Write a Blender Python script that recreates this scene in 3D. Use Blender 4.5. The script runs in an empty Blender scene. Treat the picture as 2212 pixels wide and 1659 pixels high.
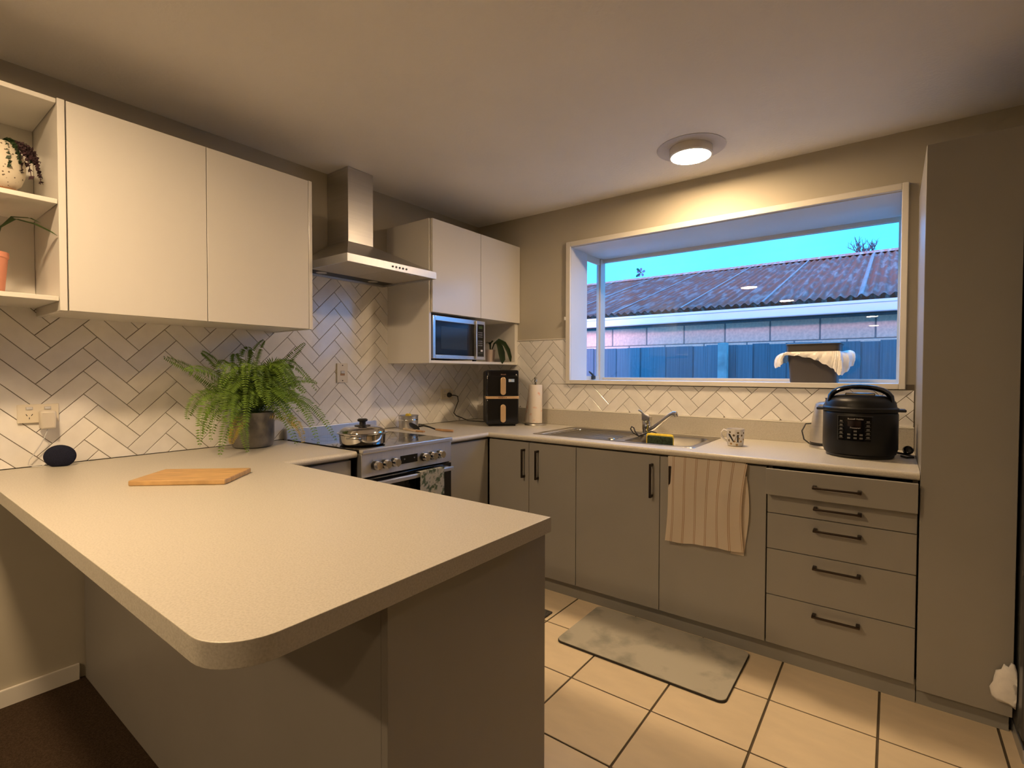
import bpy, bmesh, math, random
from mathutils import Vector, Matrix

random.seed(7)
S = bpy.context.scene
C = S.collection
PI = math.pi

# ------------------------------------------------------------------ camera
cam_d = bpy.data.cameras.new('camera')
cam = bpy.data.objects.new('camera', cam_d)
C.objects.link(cam)
cam_d.sensor_fit = 'HORIZONTAL'
cam_d.sensor_width = 36.0
cam_d.lens = 36.0 * 1091.05 / 2212.0
cam_d.clip_start = 0.02
cam_d.clip_end = 200
YAW, PITCH, ROLL = 0.645385, 0.021962, 0.002211
fw = Vector((-math.sin(YAW) * math.cos(PITCH), math.cos(YAW) * math.cos(PITCH), -math.sin(PITCH)))
rt = Vector((math.cos(YAW), math.sin(YAW), 0))
up = rt.cross(fw)
r2 = rt * math.cos(ROLL) + up * math.sin(ROLL)
u2 = up * math.cos(ROLL) - rt * math.sin(ROLL)
cam.matrix_world = Matrix((
    (r2.x, u2.x, -fw.x, 2.6336),
    (r2.y, u2.y, -fw.y, -3.0511),
    (r2.z, u2.z, -fw.z, 1.2518),
    (0, 0, 0, 1)))
S.camera = cam

# ------------------------------------------------------------------ view
S.view_settings.view_transform = 'Standard'
S.view_settings.look = 'None'
S.view_settings.gamma = 1.0
S.view_settings.use_curve_mapping = False
S.view_settings.exposure = 0.0

# ------------------------------------------------------------------ sky and added pink fill light
SKY_STRENGTH = 4.5
LAMP_STRENGTH = 350.0
LAMP_COLOR = (1.0, 0.70, 0.40)
w = bpy.data.worlds.new('dusk_sky')
S.world = w
w.use_nodes = True
nt = w.node_tree
nt.nodes.clear()
wo = nt.nodes.new('ShaderNodeOutputWorld')
bg = nt.nodes.new('ShaderNodeBackground')
tc = nt.nodes.new('ShaderNodeTexCoord')
nz = nt.nodes.new('ShaderNodeTexNoise')
nz.inputs['Scale'].default_value = 2.2
nz.inputs['Detail'].default_value = 5
rp = nt.nodes.new('ShaderNodeValToRGB')
rp.color_ramp.elements[0].position = 0.35
rp.color_ramp.elements[0].color = (0.034, 0.35, 1.0, 1)
rp.color_ramp.elements[1].position = 0.75
rp.color_ramp.elements[1].color = (0.06, 0.42, 1.0, 1)
nt.links.new(tc.outputs['Generated'], nz.inputs['Vector'])
nt.links.new(nz.outputs['Fac'], rp.inputs['Fac'])
nt.links.new(rp.outputs['Color'], bg.inputs['Color'])
bg.inputs['Strength'].default_value = SKY_STRENGTH
nt.links.new(bg.outputs['Background'], wo.inputs['Surface'])

fill_lamp_d = bpy.data.lights.new('roof_fill', 'SUN')  # added to redden the shed roof; no such source in the dusk
fill_lamp_d.energy = 5.0
fill_lamp_d.color = (1.0, 0.50, 0.62)
fill_lamp_d.angle = math.radians(25)
fill_lamp = bpy.data.objects.new('roof_fill', fill_lamp_d)
C.objects.link(fill_lamp)
fill_lamp.rotation_euler = Vector((0.15, 0.90, -0.27)).to_track_quat('-Z', 'Y').to_euler()
fill_lamp.location = (2, -6, 6)


# ------------------------------------------------------------------ materials
def mk(name, col, rough=0.5, metal=0.0, var=0.06, vscale=6.0, bump=0.0, bscale=150.0, spec=0.5,
       stretch=None, rnd=0.0, detail=4.0, coat=0.0, sheen=0.0):
    m = bpy.data.materials.new(name)
    m.use_nodes = True
    n = m.node_tree.nodes
    l = m.node_tree.links
    b = n['Principled BSDF']
    b.inputs['Roughness'].default_value = rough
    b.inputs['Metallic'].default_value = metal
    b.inputs['Specular IOR Level'].default_value = spec
    if coat:
        b.inputs['Coat Weight'].default_value = coat
        b.inputs['Coat Roughness'].default_value = 0.05
    if sheen:
        b.inputs['Sheen Weight'].default_value = sheen
    t = n.new('ShaderNodeTexCoord')
    mp = n.new('ShaderNodeMapping')
    if stretch:
        mp.inputs['Scale'].default_value = stretch
    l.new(t.outputs['Object'], mp.inputs['Vector'])
    z = n.new('ShaderNodeTexNoise')
    z.inputs['Scale'].default_value = vscale
    z.inputs['Detail'].default_value = detail
    l.new(mp.outputs['Vector'], z.inputs['Vector'])
    rmp = n.new('ShaderNodeMapRange')
    rmp.inputs['From Min'].default_value = 0.3
    rmp.inputs['From Max'].default_value = 0.7
    rmp.inputs['To Min'].default_value = 1.0 - var
    rmp.inputs['To Max'].default_value = 1.0 + var
    l.new(z.outputs['Fac'], rmp.inputs['Value'])
    val = rmp.outputs['Result']
    if rnd:
        oi = n.new('ShaderNodeObjectInfo')
        r3 = n.new('ShaderNodeMapRange')
        r3.inputs['To Min'].default_value = 1.0 - rnd
        r3.inputs['To Max'].default_value = 1.0 + rnd
        l.new(oi.outputs['Random'], r3.inputs['Value'])
        mu = n.new('ShaderNodeMath')
        mu.operation = 'MULTIPLY'
        l.new(val, mu.inputs[0])
        l.new(r3.outputs['Result'], mu.inputs[1])
        val = mu.outputs['Value']
    sc = n.new('ShaderNodeVectorMath')
    sc.operation = 'SCALE'
    sc.inputs[0].default_value = col
    l.new(val, sc.inputs['Scale'])
    l.new(sc.outputs['Vector'], b.inputs['Base Color'])
    if bump:
        z2 = n.new('ShaderNodeTexNoise')
        z2.inputs['Scale'].default_value = bscale
        z2.inputs['Detail'].default_value = 3
        l.new(mp.outputs['Vector'], z2.inputs['Vector'])
        bp = n.new('ShaderNodeBump')
        bp.inputs['Strength'].default_value = bump
        bp.inputs['Distance'].default_value = 0.004
        l.new(z2.outputs['Fac'], bp.inputs['Height'])
        l.new(bp.outputs['Normal'], b.inputs['Normal'])
    return m


def two_tone(name, c1, c2, scale, lo, hi, rough=0.6, stretch=None, tex='noise', bump=0.0, metal=0.0, detail=5.0, spec=0.4):
    m = bpy.data.materials.new(name)
    m.use_nodes = True
    n = m.node_tree.nodes
    l = m.node_tree.links
    b = n['Principled BSDF']
    b.inputs['Roughness'].default_value = rough
    b.inputs['Metallic'].default_value = metal
    b.inputs['Specular IOR Level'].default_value = spec
    t = n.new('ShaderNodeTexCoord')
    mp = n.new('ShaderNodeMapping')
    if stretch:
        mp.inputs['Scale'].default_value = stretch
    l.new(t.outputs['Object'], mp.inputs['Vector'])
    if tex == 'noise':
        z = n.new('ShaderNodeTexNoise')
        z.inputs['Scale'].default_value = scale
        z.inputs['Detail'].default_value = detail
        out = z.outputs['Fac']
    else:
        z = n.new('ShaderNodeTexVoronoi')
        z.inputs['Scale'].default_value = scale
        out = z.outputs['Distance']
    l.new(mp.outputs['Vector'], z.inputs['Vector'])
    r = n.new('ShaderNodeValToRGB')
    r.color_ramp.elements[0].position = lo
    r.color_ramp.elements[0].color = (*c1, 1)
    r.color_ramp.elements[1].position = hi
    r.color_ramp.elements[1].color = (*c2, 1)
    l.new(out, r.inputs['Fac'])
    l.new(r.outputs['Color'], b.inputs['Base Color'])
    if bump:
        bp = n.new('ShaderNodeBump')
        bp.inputs['Strength'].default_value = bump
        bp.inputs['Distance'].default_value = 0.003
        l.new(out, bp.inputs['Height'])
        l.new(bp.outputs['Normal'], b.inputs['Normal'])
    return m


def emit(name, col, strength):
    m = bpy.data.materials.new(name)
    m.use_nodes = True
    b = m.node_tree.nodes['Principled BSDF']
    b.inputs['Base Color'].default_value = (0.8, 0.8, 0.8, 1)
    b.inputs['Emission Color'].default_value = (*col, 1)
    b.inputs['Emission Strength'].default_value = strength
    return m


def glass_mat(name, tint=(1, 1, 1), ior=1.5):
    m = bpy.data.materials.new(name)
    m.use_nodes = True
    n = m.node_tree.nodes
    l = m.node_tree.links
    n.clear()
    o = n.new('ShaderNodeOutputMaterial')
    mx = n.new('ShaderNodeMixShader')
    lw = n.new('ShaderNodeLayerWeight')
    lw.inputs['Blend'].default_value = 0.5
    pw = n.new('ShaderNodeMath')
    pw.operation = 'POWER'
    pw.inputs[1].default_value = 5.0
    l.new(lw.outputs['Facing'], pw.inputs[0])
    fr = n.new('ShaderNodeMath')
    fr.operation = 'MULTIPLY_ADD'
    r0 = ((ior - 1) / (ior + 1)) ** 2
    fr.inputs[1].default_value = 1 - r0
    fr.inputs[2].default_value = r0
    l.new(pw.outputs['Value'], fr.inputs[0])
    tr = n.new('ShaderNodeBsdfTransparent')
    tr.inputs['Color'].default_value = (*tint, 1)
    gl = n.new('ShaderNodeBsdfGlossy')
    gl.inputs['Roughness'].default_value = 0.0
    l.new(fr.outputs['Value'], mx.inputs['Fac'])
    l.new(tr.outputs['BSDF'], mx.inputs[1])
    l.new(gl.outputs['BSDF'], mx.inputs[2])
    l.new(mx.outputs['Shader'], o.inputs['Surface'])
    return m


def stripe_mat(name, base, line, period, w1, gap, offset, rough=0.9):
    """cloth with pairs of thin stripes running down it (along object z), spaced along object x"""
    m = bpy.data.materials.new(name)
    m.use_nodes = True
    n = m.node_tree.nodes
    l = m.node_tree.links
    b = n['Principled BSDF']
    b.inputs['Roughness'].default_value = rough
    b.inputs['Specular IOR Level'].default_value = 0.1
    uv = n.new('ShaderNodeUVMap')
    sp = n.new('ShaderNodeSeparateXYZ')
    l.new(uv.outputs['UV'], sp.inputs['Vector'])

    def math_(op, a, bb):
        k = n.new('ShaderNodeMath')
        k.operation = op
        for i, v in enumerate((a, bb)):
            if v is None:
                continue
            if isinstance(v, (int, float)):
                k.inputs[i].default_value = v
            else:
                l.new(v, k.inputs[i])
        return k.outputs['Value']
    x = math_('ADD', sp.outputs['X'], offset)
    fr = math_('FRACT', math_('DIVIDE', x, period), None)
    d = math_('ABSOLUTE', math_('SUBTRACT', fr, 0.5), None)       # distance from the middle of a pair
    e = math_('ABSOLUTE', math_('SUBTRACT', d, gap / period), None)
    on = math_('LESS_THAN', e, w1 / period)
    mx = n.new('ShaderNodeMix')
    mx.data_type = 'RGBA'
    mx.inputs[6].default_value = (*base, 1)
    mx.inputs[7].default_value = (*line, 1)
    l.new(math_('MULTIPLY', on, 0.75), mx.inputs[0])
    l.new(mx.outputs[2], b.inputs['Base Color'])
    return m


MAT = {}
MAT['wall'] = mk('wall_paint', (0.48, 0.44, 0.35), 0.75, var=0.03, vscale=3, bump=0.06, bscale=120)
MAT['ceiling'] = mk('ceiling_plaster', (0.84, 0.81, 0.765), 0.85, var=0.03, vscale=2, bump=0.35, bscale=70)
MAT['ceil_shade'] = mk('ceiling_shade_plaster', (0.55, 0.53, 0.54), 0.85, var=0.05, vscale=8, bump=0.3, bscale=60)  # greyer ceiling tone, painted shade around the lamps
MAT['white'] = mk('white_gloss_melamine', (0.70, 0.675, 0.63), 0.22, var=0.015, vscale=2)
MAT['white_edge'] = mk('white_edge_melamine', (0.70, 0.675, 0.62), 0.45, var=0.02, vscale=3)
MAT['trimwhite'] = mk('white_trim_paint', (0.62, 0.62, 0.63), 0.5, var=0.02, vscale=4)
MAT['casing'] = mk('cream_trim_paint', (0.70, 0.665, 0.60), 0.45, var=0.03, vscale=5)
MAT['grey'] = mk('grey_green_melamine', (0.272, 0.257, 0.232), 0.42, var=0.03, vscale=4)
MAT['grey_kick'] = mk('grey_kick_melamine', (0.27, 0.26, 0.235), 0.5, var=0.05, vscale=5)
MAT['inside'] = mk('dark_carcass', (0.10, 0.09, 0.075), 0.7, var=0.05)
MAT['bench'] = two_tone('speckled_laminate', (0.45, 0.42, 0.355), (0.55, 0.515, 0.445), 260, 0.3, 0.6, rough=0.36, bump=0.10)
MAT['tile'] = mk('glazed_wall_tile', (0.84, 0.82, 0.79), 0.12, var=0.05, vscale=14, bump=0.10, bscale=32, rnd=0.06)
MAT['grout'] = mk('dark_grout', (0.17, 0.14, 0.105), 0.9, var=0.1, vscale=30)
MAT['floor_tile'] = mk('beige_floor_tile', (0.82, 0.68, 0.48), 0.38, var=0.045, vscale=6, stretch=(1, 3, 1), bump=0.03, bscale=20, rnd=0.04)
MAT['floor_grout'] = mk('floor_grout', (0.11, 0.085, 0.055), 0.95, var=0.12, vscale=20)
MAT['carpet'] = mk('brown_carpet', (0.055, 0.036, 0.023), 1.0, var=0.35, vscale=180, bump=0.9, bscale=350, spec=0.05)
MAT['steel'] = mk('brushed_steel', (0.62, 0.60, 0.57), 0.36, 1.0, var=0.04, vscale=4, stretch=(1, 1, 40), bump=0.03, bscale=60)
MAT['steel_h'] = mk('brushed_steel_panel', (0.66, 0.66, 0.66), 0.44, 1.0, var=0.04, vscale=8, stretch=(1, 30, 1))
MAT['chrome'] = mk('chrome', (0.72, 0.70, 0.67), 0.08, 1.0, var=0.02)
MAT['sink'] = mk('sink_steel', (0.36, 0.34, 0.31), 0.30, 1.0, var=0.06, vscale=20)
MAT['filter'] = mk('hood_filter_mesh', (0.55, 0.52, 0.47), 0.5, 0.6, var=0.06, vscale=120, bump=0.3, bscale=600)
MAT['black'] = mk('black_plastic', (0.012, 0.011, 0.011), 0.35, var=0.1)
MAT['black_gloss'] = mk('black_gloss_plastic', (0.006, 0.006, 0.007), 0.10, var=0.05)
MAT['black_satin'] = mk('black_satin_plastic', (0.006, 0.006, 0.006), 0.40, var=0.15, vscale=10, spec=0.3)
MAT['ceran'] = mk('black_glass_hob', (0.010, 0.009, 0.009), 0.06, var=0.1)
MAT['oven_glass'] = mk('black_oven_glass', (0.008, 0.008, 0.009), 0.08, var=0.05)
MAT['bronze'] = mk('dark_bronze_handle', (0.045, 0.032, 0.024), 0.35, 0.8, var=0.1)
MAT['copper'] = mk('rose_gold_trim', (0.74, 0.50, 0.27), 0.36, 0.6, var=0.05, vscale=20)
MAT['print_copper'] = mk('copper_print', (0.55, 0.33, 0.20), 0.4, 0.4)
MAT['print_white'] = mk('white_print', (0.55, 0.53, 0.50), 0.5)
MAT['print_grey'] = mk('grey_print', (0.11, 0.108, 0.10), 0.5)
MAT['plastic_white'] = mk('white_switch_plastic', (0.74, 0.68, 0.56), 0.35, var=0.02)
MAT['adaptor'] = mk('grey_white_adaptor_plastic', (0.62, 0.57, 0.49), 0.45, var=0.02)
MAT['navy'] = mk('navy_knit_fabric', (0.018, 0.020, 0.038), 0.95, var=0.4, vscale=500, bump=0.5, bscale=700, spec=0.1)
MAT['wood'] = mk('oiled_board_wood', (0.50, 0.31, 0.13), 0.45, var=0.22, vscale=7, stretch=(2, 12, 2))
MAT['wood_dark'] = mk('dark_wood_stand', (0.30, 0.14, 0.055), 0.5, var=0.2, vscale=14, stretch=(1, 1, 5))
MAT['wood_handle'] = mk('wooden_utensil', (0.40, 0.23, 0.11), 0.55, var=0.15, vscale=20)
MAT['wood_pale'] = mk('pale_wooden_utensil', (0.62, 0.50, 0.36), 0.6, var=0.1, vscale=20)
MAT['pot_concrete'] = two_tone('mottled_concrete_pot', (0.11, 0.105, 0.095), (0.235, 0.215, 0.18), 12, 0.35, 0.65, rough=0.8)
MAT['soil'] = mk('potting_soil', (0.03, 0.02, 0.013), 1.0, var=0.4, vscale=80, bump=0.8, bscale=200)
MAT['fern'] = mk('fern_green', (0.11, 0.19, 0.02), 0.55, var=0.35, vscale=14, spec=0.3)
MAT['fern_dry'] = mk('fern_yellow', (0.42, 0.31, 0.05), 0.6, var=0.3, vscale=14)
MAT['fern_stem'] = mk('fern_stem', (0.12, 0.13, 0.03), 0.6)
MAT['leaf'] = mk('dark_glossy_leaf', (0.018, 0.042, 0.010), 0.35, var=0.3, vscale=12)
MAT['leaf2'] = mk('green_strap_leaf', (0.05, 0.10, 0.018), 0.4, var=0.3, vscale=14)
MAT['purple'] = mk('purple_dried_leaf', (0.055, 0.022, 0.028), 0.8, var=0.5, vscale=30)
MAT['pink'] = mk('salmon_pink_ceramic', (0.72, 0.30, 0.20), 0.45, var=0.04)
MAT['pinkish'] = mk('pale_pink_ceramic', (0.62, 0.50, 0.44), 0.5, var=0.05)
MAT['speckle'] = two_tone('speckled_cream_ceramic', (0.12, 0.085, 0.055), (0.66, 0.60, 0.49), 75, 0.16, 0.24, rough=0.5, tex='voronoi')
MAT['ceramic'] = mk('white_ceramic', (0.74, 0.70, 0.64), 0.18, var=0.02)
MAT['dot_brown'] = mk('brown_dot_glaze', (0.13, 0.085, 0.035), 0.25)
MAT['dot_gold'] = mk('gold_dot_glaze', (0.40, 0.25, 0.09), 0.25)
MAT['ink'] = mk('black_glaze', (0.01, 0.009, 0.008), 0.3)
MAT['paper'] = two_tone('printed_paper_towel', (0.75, 0.69, 0.62), (0.72, 0.42, 0.30), 26, 0.60, 0.72, rough=0.95, bump=0.2)
MAT['towel'] = stripe_mat('striped_tea_towel', (0.92, 0.82, 0.69), (0.50, 0.26, 0.09), 0.0485, 0.0011, 0.0028, 0.0)
MAT['leaf_towel'] = two_tone('leaf_print_tea_towel', (0.13, 0.17, 0.10), (0.60, 0.57, 0.46), 30, 0.44, 0.52, rough=0.95)
MAT['mat'] = two_tone('marble_print_mat', (0.33, 0.32, 0.27), (0.52, 0.49, 0.41), 7, 0.34, 0.50, rough=0.5, detail=8)
MAT['mat_edge'] = mk('black_mat_edge', (0.03, 0.025, 0.02), 0.8)
MAT['rug'] = mk('charcoal_woven_mat', (0.07, 0.065, 0.06), 1.0, var=0.6, vscale=90, bump=0.8, bscale=200)
MAT['bin'] = mk('brown_grey_plastic_bin', (0.060, 0.052, 0.048), 0.42, var=0.05)
MAT['bag'] = mk('thin_white_plastic', (0.78, 0.74, 0.66), 0.35, var=0.05, vscale=20, bump=0.3, bscale=40)
MAT['cloth_white'] = mk('white_crumpled_paper', (0.82, 0.80, 0.78), 0.8, var=0.06, vscale=30, bump=0.6, bscale=60)
MAT['sponge_y'] = mk('yellow_sponge', (0.70, 0.52, 0.05), 0.95, var=0.15, vscale=90, bump=0.5, bscale=300)
MAT['sponge_g'] = mk('green_scourer', (0.035, 0.055, 0.025), 1.0, var=0.5, vscale=120, bump=0.8, bscale=300)
MAT['fridge'] = mk('dark_fridge_steel', (0.10, 0.105, 0.115), 0.30, 0.7, var=0.04)
MAT['fridge_trim'] = mk('fridge_edge_trim', (0.45, 0.47, 0.52), 0.3, 0.8, var=0.03)
MAT['gasket'] = mk('fridge_gasket', (0.03, 0.03, 0.035), 0.7)
MAT['alu'] = mk('cream_window_joinery', (0.62, 0.575, 0.50), 0.4, var=0.02)
MAT['glass'] = glass_mat('window_glass')
MAT['clear'] = glass_mat('clear_plastic', (0.94, 0.93, 0.9), 1.35)
MAT['mw_glass'] = mk('microwave_window', (0.02, 0.028, 0.035), 0.12, var=0.04)
MAT['silver'] = mk('silver_microwave_trim', (0.62, 0.62, 0.62), 0.25, 0.85, var=0.03)
MAT['lcd'] = mk('green_lcd', (0.035, 0.06, 0.012), 0.2)
MAT['red'] = mk('red_led_window', (0.012, 0.004, 0.004), 0.15)
MAT['sticker'] = mk('pale_blue_sticker', (0.35, 0.45, 0.60), 0.5)
MAT['board'] = mk('weathered_fence_board', (0.135, 0.15, 0.17), 0.85, var=0.28, vscale=6, stretch=(6, 6, 0.6), rnd=0.2, bump=0.3, bscale=40)
MAT['post'] = mk('weathered_fence_post', (0.33, 0.33, 0.31), 0.9, var=0.3, vscale=9)
MAT['block'] = mk('concrete_block', (0.88, 0.68, 0.52), 0.95, var=0.14, vscale=40, bump=0.5, bscale=90, rnd=0.05)
MAT['mortar'] = mk('mortar', (0.22, 0.25, 0.25), 0.95, var=0.15, vscale=30)
MAT['roof'] = None
MAT['gutter'] = mk('painted_gutter', (0.82, 0.76, 0.74), 0.4, var=0.03)
MAT['soffit'] = mk('dark_soffit', (0.10, 0.11, 0.12), 0.9, var=0.2, vscale=6)
MAT['ground'] = mk('bare_earth', (0.18, 0.16, 0.12), 1.0, var=0.25, vscale=2)
MAT['bark'] = mk('bare_branch', (0.07, 0.065, 0.06), 0.9, var=0.2)
def decal(name, col):
    m = bpy.data.materials.new(name)
    m.use_nodes = True
    n = m.node_tree.nodes
    l = m.node_tree.links
    b = n['Principled BSDF']
    b.inputs['Base Color'].default_value = (*col, 1)
    tl = n.new('ShaderNodeBsdfTranslucent')
    tl.inputs['Color'].default_value = (*col, 1)
    mx = n.new('ShaderNodeMixShader')
    mx.inputs['Fac'].default_value = 0.7
    l.new(b.outputs['BSDF'], mx.inputs[1])
    l.new(tl.outputs['BSDF'], mx.inputs[2])
    l.new(mx.outputs['Shader'], n['Material Output'].inputs['Surface'])
    return m


MAT['decal_p'] = decal('lilac_decal', (0.75, 0.45, 0.70))
MAT['decal_g'] = decal('green_decal', (0.10, 0.30, 0.20))
MAT['decal_y'] = decal('yellow_decal', (0.8, 0.5, 0.2))
MAT['lamp_rim'] = mk('white_lamp_rim', (0.80, 0.76, 0.70), 0.4)
MAT['diffuser'] = emit('lamp_diffuser', LAMP_COLOR, LAMP_STRENGTH)
MAT['hood_lens'] = mk('hood_lamp_lens', (0.6, 0.58, 0.52), 0.2)


def roof_material():
    m = bpy.data.materials.new('rusty_corrugated_iron')
    m.use_nodes = True
    n = m.node_tree.nodes
    l = m.node_tree.links
    b = n['Principled BSDF']
    b.inputs['Roughness'].default_value = 0.7
    t = n.new('ShaderNodeTexCoord')
    mp = n.new('ShaderNodeMapping')
    mp.inputs['Scale'].default_value = (4.5, 0.6, 1.0)
    l.new(t.outputs['Object'], mp.inputs['Vector'])
    z = n.new('ShaderNodeTexNoise')
    z.inputs['Scale'].default_value = 5.0
    z.inputs['Detail'].default_value = 8
    l.new(mp.outputs['Vector'], z.inputs['Vector'])
    r = n.new('ShaderNodeValToRGB')
    e = r.color_ramp.elements
    e[0].position = 0.28
    e[0].color = (0.54, 0.37, 0.31, 1)
    e[1].position = 0.58
    e[1].color = (0.46, 0.12, 0.05, 1)
    q = e.new(0.40)
    q.color = (0.44, 0.26, 0.22, 1)
    q = e.new(0.48)
    q.color = (0.36, 0.15, 0.11, 1)
    l.new(z.outputs['Fac'], r.inputs['Fac'])
    l.new(r.outputs['Color'], b.inputs['Base Color'])
    return m


MAT['roof'] = roof_material()
MAT['roof_lap'] = mk('pale_lap_iron', (0.50, 0.40, 0.37), 0.6, var=0.15, vscale=8)


# ------------------------------------------------------------------ mesh helpers
class B:
    """collects shapes into one mesh; coordinates are given in world space and stored relative to off"""

    def __init__(self, off=(0, 0, 0)):
        self.bm = bmesh.new()
        self.off = Vector(off)
        self.sm = 20

    def box(self, x0, y0, z0, x1, y1, z1, bev=0.0, seg=2):
        r = bmesh.ops.create_cube(self.bm, size=1.0)
        vs = r['verts']
        for v in vs:
            v.co = Vector(((x0 + x1) / 2 + v.co.x * (x1 - x0), (y0 + y1) / 2 + v.co.y * (y1 - y0),
                           (z0 + z1) / 2 + v.co.z * (z1 - z0))) - self.off
        if bev > 0:
            es = list({e for v in vs for e in v.link_edges})
            bmesh.ops.bevel(self.bm, geom=es, offset=bev, segments=seg, profile=0.5, affect='EDGES')
        return self

    def prism(self, poly, axis, a, b, bev=0.0):
        """poly: 2D points; axis 'x': (y,z), 'y': (x,z), 'z': (x,y)"""
        def P(p, t):
            if axis == 'x':
                return Vector((t, p[0], p[1]))
            if axis == 'y':
                return Vector((p[0], t, p[1]))
            return Vector((p[0], p[1], t))
        va = [self.bm.verts.new(P(p, a) - self.off) for p in poly]
        vb = [self.bm.verts.new(P(p, b) - self.off) for p in poly]
        n = len(poly)
        fs = [self.bm.faces.new(va), self.bm.faces.new(vb)]
        for i in range(n):
            fs.append(self.bm.faces.new((va[i], va[(i + 1) % n], vb[(i + 1) % n], vb[i])))
        bmesh.ops.recalc_face_normals(self.bm, faces=fs)
        if bev:
            es = list({e for f in fs[:2] for e in f.edges})
            bmesh.ops.bevel(self.bm, geom=es, offset=bev, segments=2, profile=0.5, affect='EDGES')
        return self

    def lathe(self, prof, c=(0, 0, 0), seg=32, mat=None, close=False):
        self.sm = max(self.sm, 35)
        """prof: list of (r,z); mat: optional 3x3/4x4 applied before moving to c"""
        c = Vector(c) - self.off
        rings = []
        for r, z in prof:
            if r < 1e-6:
                p = Vector((0, 0, z))
                if mat:
                    p = mat @ p
                rings.append([self.bm.verts.new(p + c)])
            else:
                ring = []
                for i in range(seg):
                    a = 2 * PI * i / seg
                    p = Vector((r * math.cos(a), r * math.sin(a), z))
                    if mat:
                        p = mat @ p
                    ring.append(self.bm.verts.new(p + c))
                rings.append(ring)
        fs = []
        for A, D in zip(rings, rings[1:]):
            if len(A) == 1 and len(D) == 1:
                continue
            for i in range(seg):
                j = (i + 1) % seg
                if len(A) == 1:
                    fs.append(self.bm.faces.new((A[0], D[i], D[j])))
                elif len(D) == 1:
                    fs.append(self.bm.faces.new((A[i], A[j], D[0])))
                else:
                    fs.append(self.bm.faces.new((A[i], A[j], D[j], D[i])))
        for R, (r, z) in ((rings[0], prof[0]), (rings[-1], prof[-1])):
            if len(R) > 1 and close:
                fs.append(self.bm.faces.new(R))
        bmesh.ops.recalc_face_normals(self.bm, faces=fs)
        return self

    def tube(self, pts, r, seg=8, caps=True):
        self.sm = 50
        pts = [Vector(p) - self.off for p in pts]
        n = len(pts)
        rs = r if isinstance(r, (list, tuple)) else [r] * n
        rings = []
        prev = None
        for i, p in enumerate(pts):
            t = (pts[min(i + 1, n - 1)] - pts[max(i - 1, 0)]).normalized()
            if prev is None:
                a = Vector((0, 0, 1)) if abs(t.z) < 0.9 else Vector((1, 0, 0))
                u = t.cross(a).normalized()
            else:
                u = (prev - t * prev.dot(t)).normalized()
            prev = u
            v = t.cross(u)
            rings.append([self.bm.verts.new(p + (u * math.cos(2 * PI * k / seg) + v * math.sin(2 * PI * k / seg)) * rs[i])
                          for k in range(seg)])
        fs = []
        for A, D in zip(rings, rings[1:]):
            for k in range(seg):
                j = (k + 1) % seg
                fs.append(self.bm.faces.new((A[k], A[j], D[j], D[k])))
        if caps:
            fs.append(self.bm.faces.new(rings[0][::-1]))
            fs.append(self.bm.faces.new(rings[-1]))
        bmesh.ops.recalc_face_normals(self.bm, faces=fs)
        return self

    def frustum(self, r0, z0, r1, z1):
        """rectangles (x0,y0,x1,y1) at two heights"""
        q = []
        for (x0, y0, x1, y1), z in ((r0, z0), (r1, z1)):
            q.append([self.bm.verts.new(Vector(p) - self.off) for p in ((x0, y0, z), (x1, y0, z), (x1, y1, z), (x0, y1, z))])
        fs = [self.bm.faces.new(q[0]), self.bm.faces.new(q[1])]
        for i in range(4):
            j = (i + 1) % 4
            fs.append(self.bm.faces.new((q[0][i], q[0][j], q[1][j], q[1][i])))
        bmesh.ops.recalc_face_normals(self.bm, faces=fs)
        return self

    def grid(self, fn, nu, nv, thick=0.0, uv=None):
        self.sm = max(self.sm, 40)
        """surface fn(u,v)->Vector, u,v in 0..1; optional thickness by solidify"""
        vs = [[self.bm.verts.new(Vector(fn(i / nu, j / nv)) - self.off) for j in range(nv + 1)] for i in range(nu + 1)]
        fs = []
        for i in range(nu):
            for j in range(nv):
                fs.append(self.bm.faces.new((vs[i][j], vs[i + 1][j], vs[i + 1][j + 1], vs[i][j + 1])))
        if uv:
            lay = self.bm.loops.layers.uv.verify()
            for i in range(nu):
                for j in range(nv):
                    f = fs[i * nv + j]
                    for lp, (a, b_) in zip(f.loops, ((i, j), (i + 1, j), (i + 1, j + 1), (i, j + 1))):
                        lp[lay].uv = (uv[0] * a / nu, uv[1] * b_ / nv)
        if thick:
            bmesh.ops.solidify(self.bm, geom=fs, thickness=thick)
        return self


def obj(name, b, m, parent=None, smooth=None):
    if smooth is None:
        smooth = b.sm
    me = bpy.data.meshes.new(name)
    b.bm.to_mesh(me)
    b.bm.free()
    me.materials.append(MAT[m] if isinstance(m, str) else m)
    if smooth:
        me.shade_smooth()
        me.set_sharp_from_angle(angle=math.radians(smooth))
    o = bpy.data.objects.new(name, me)
    C.objects.link(o)
    if parent is not None:
        o.parent = parent
    else:
        o.location = b.off
    return o


def tag(o, label, cat, group=None):
    o['label'] = label
    o['category'] = cat
    if group:
        o['group'] = group
    return o


def thing(name, label, cat, loc, rotz=0.0, group=None):
    o = bpy.data.objects.new(name, None)
    o.empty_display_size = 0.1
    C.objects.link(o)
    o.location = loc
    o.rotation_euler = (0, 0, rotz)
    return tag(o, label, cat, group)


def struct(o):
    o['kind'] = 'structure'
    return o


def copy_tree(o, parent=None):
    c = o.copy()
    C.objects.link(c)
    c.parent = parent
    for ch in [k for k in bpy.data.objects if k.parent == o]:
        copy_tree(ch, c)
    return c


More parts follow.
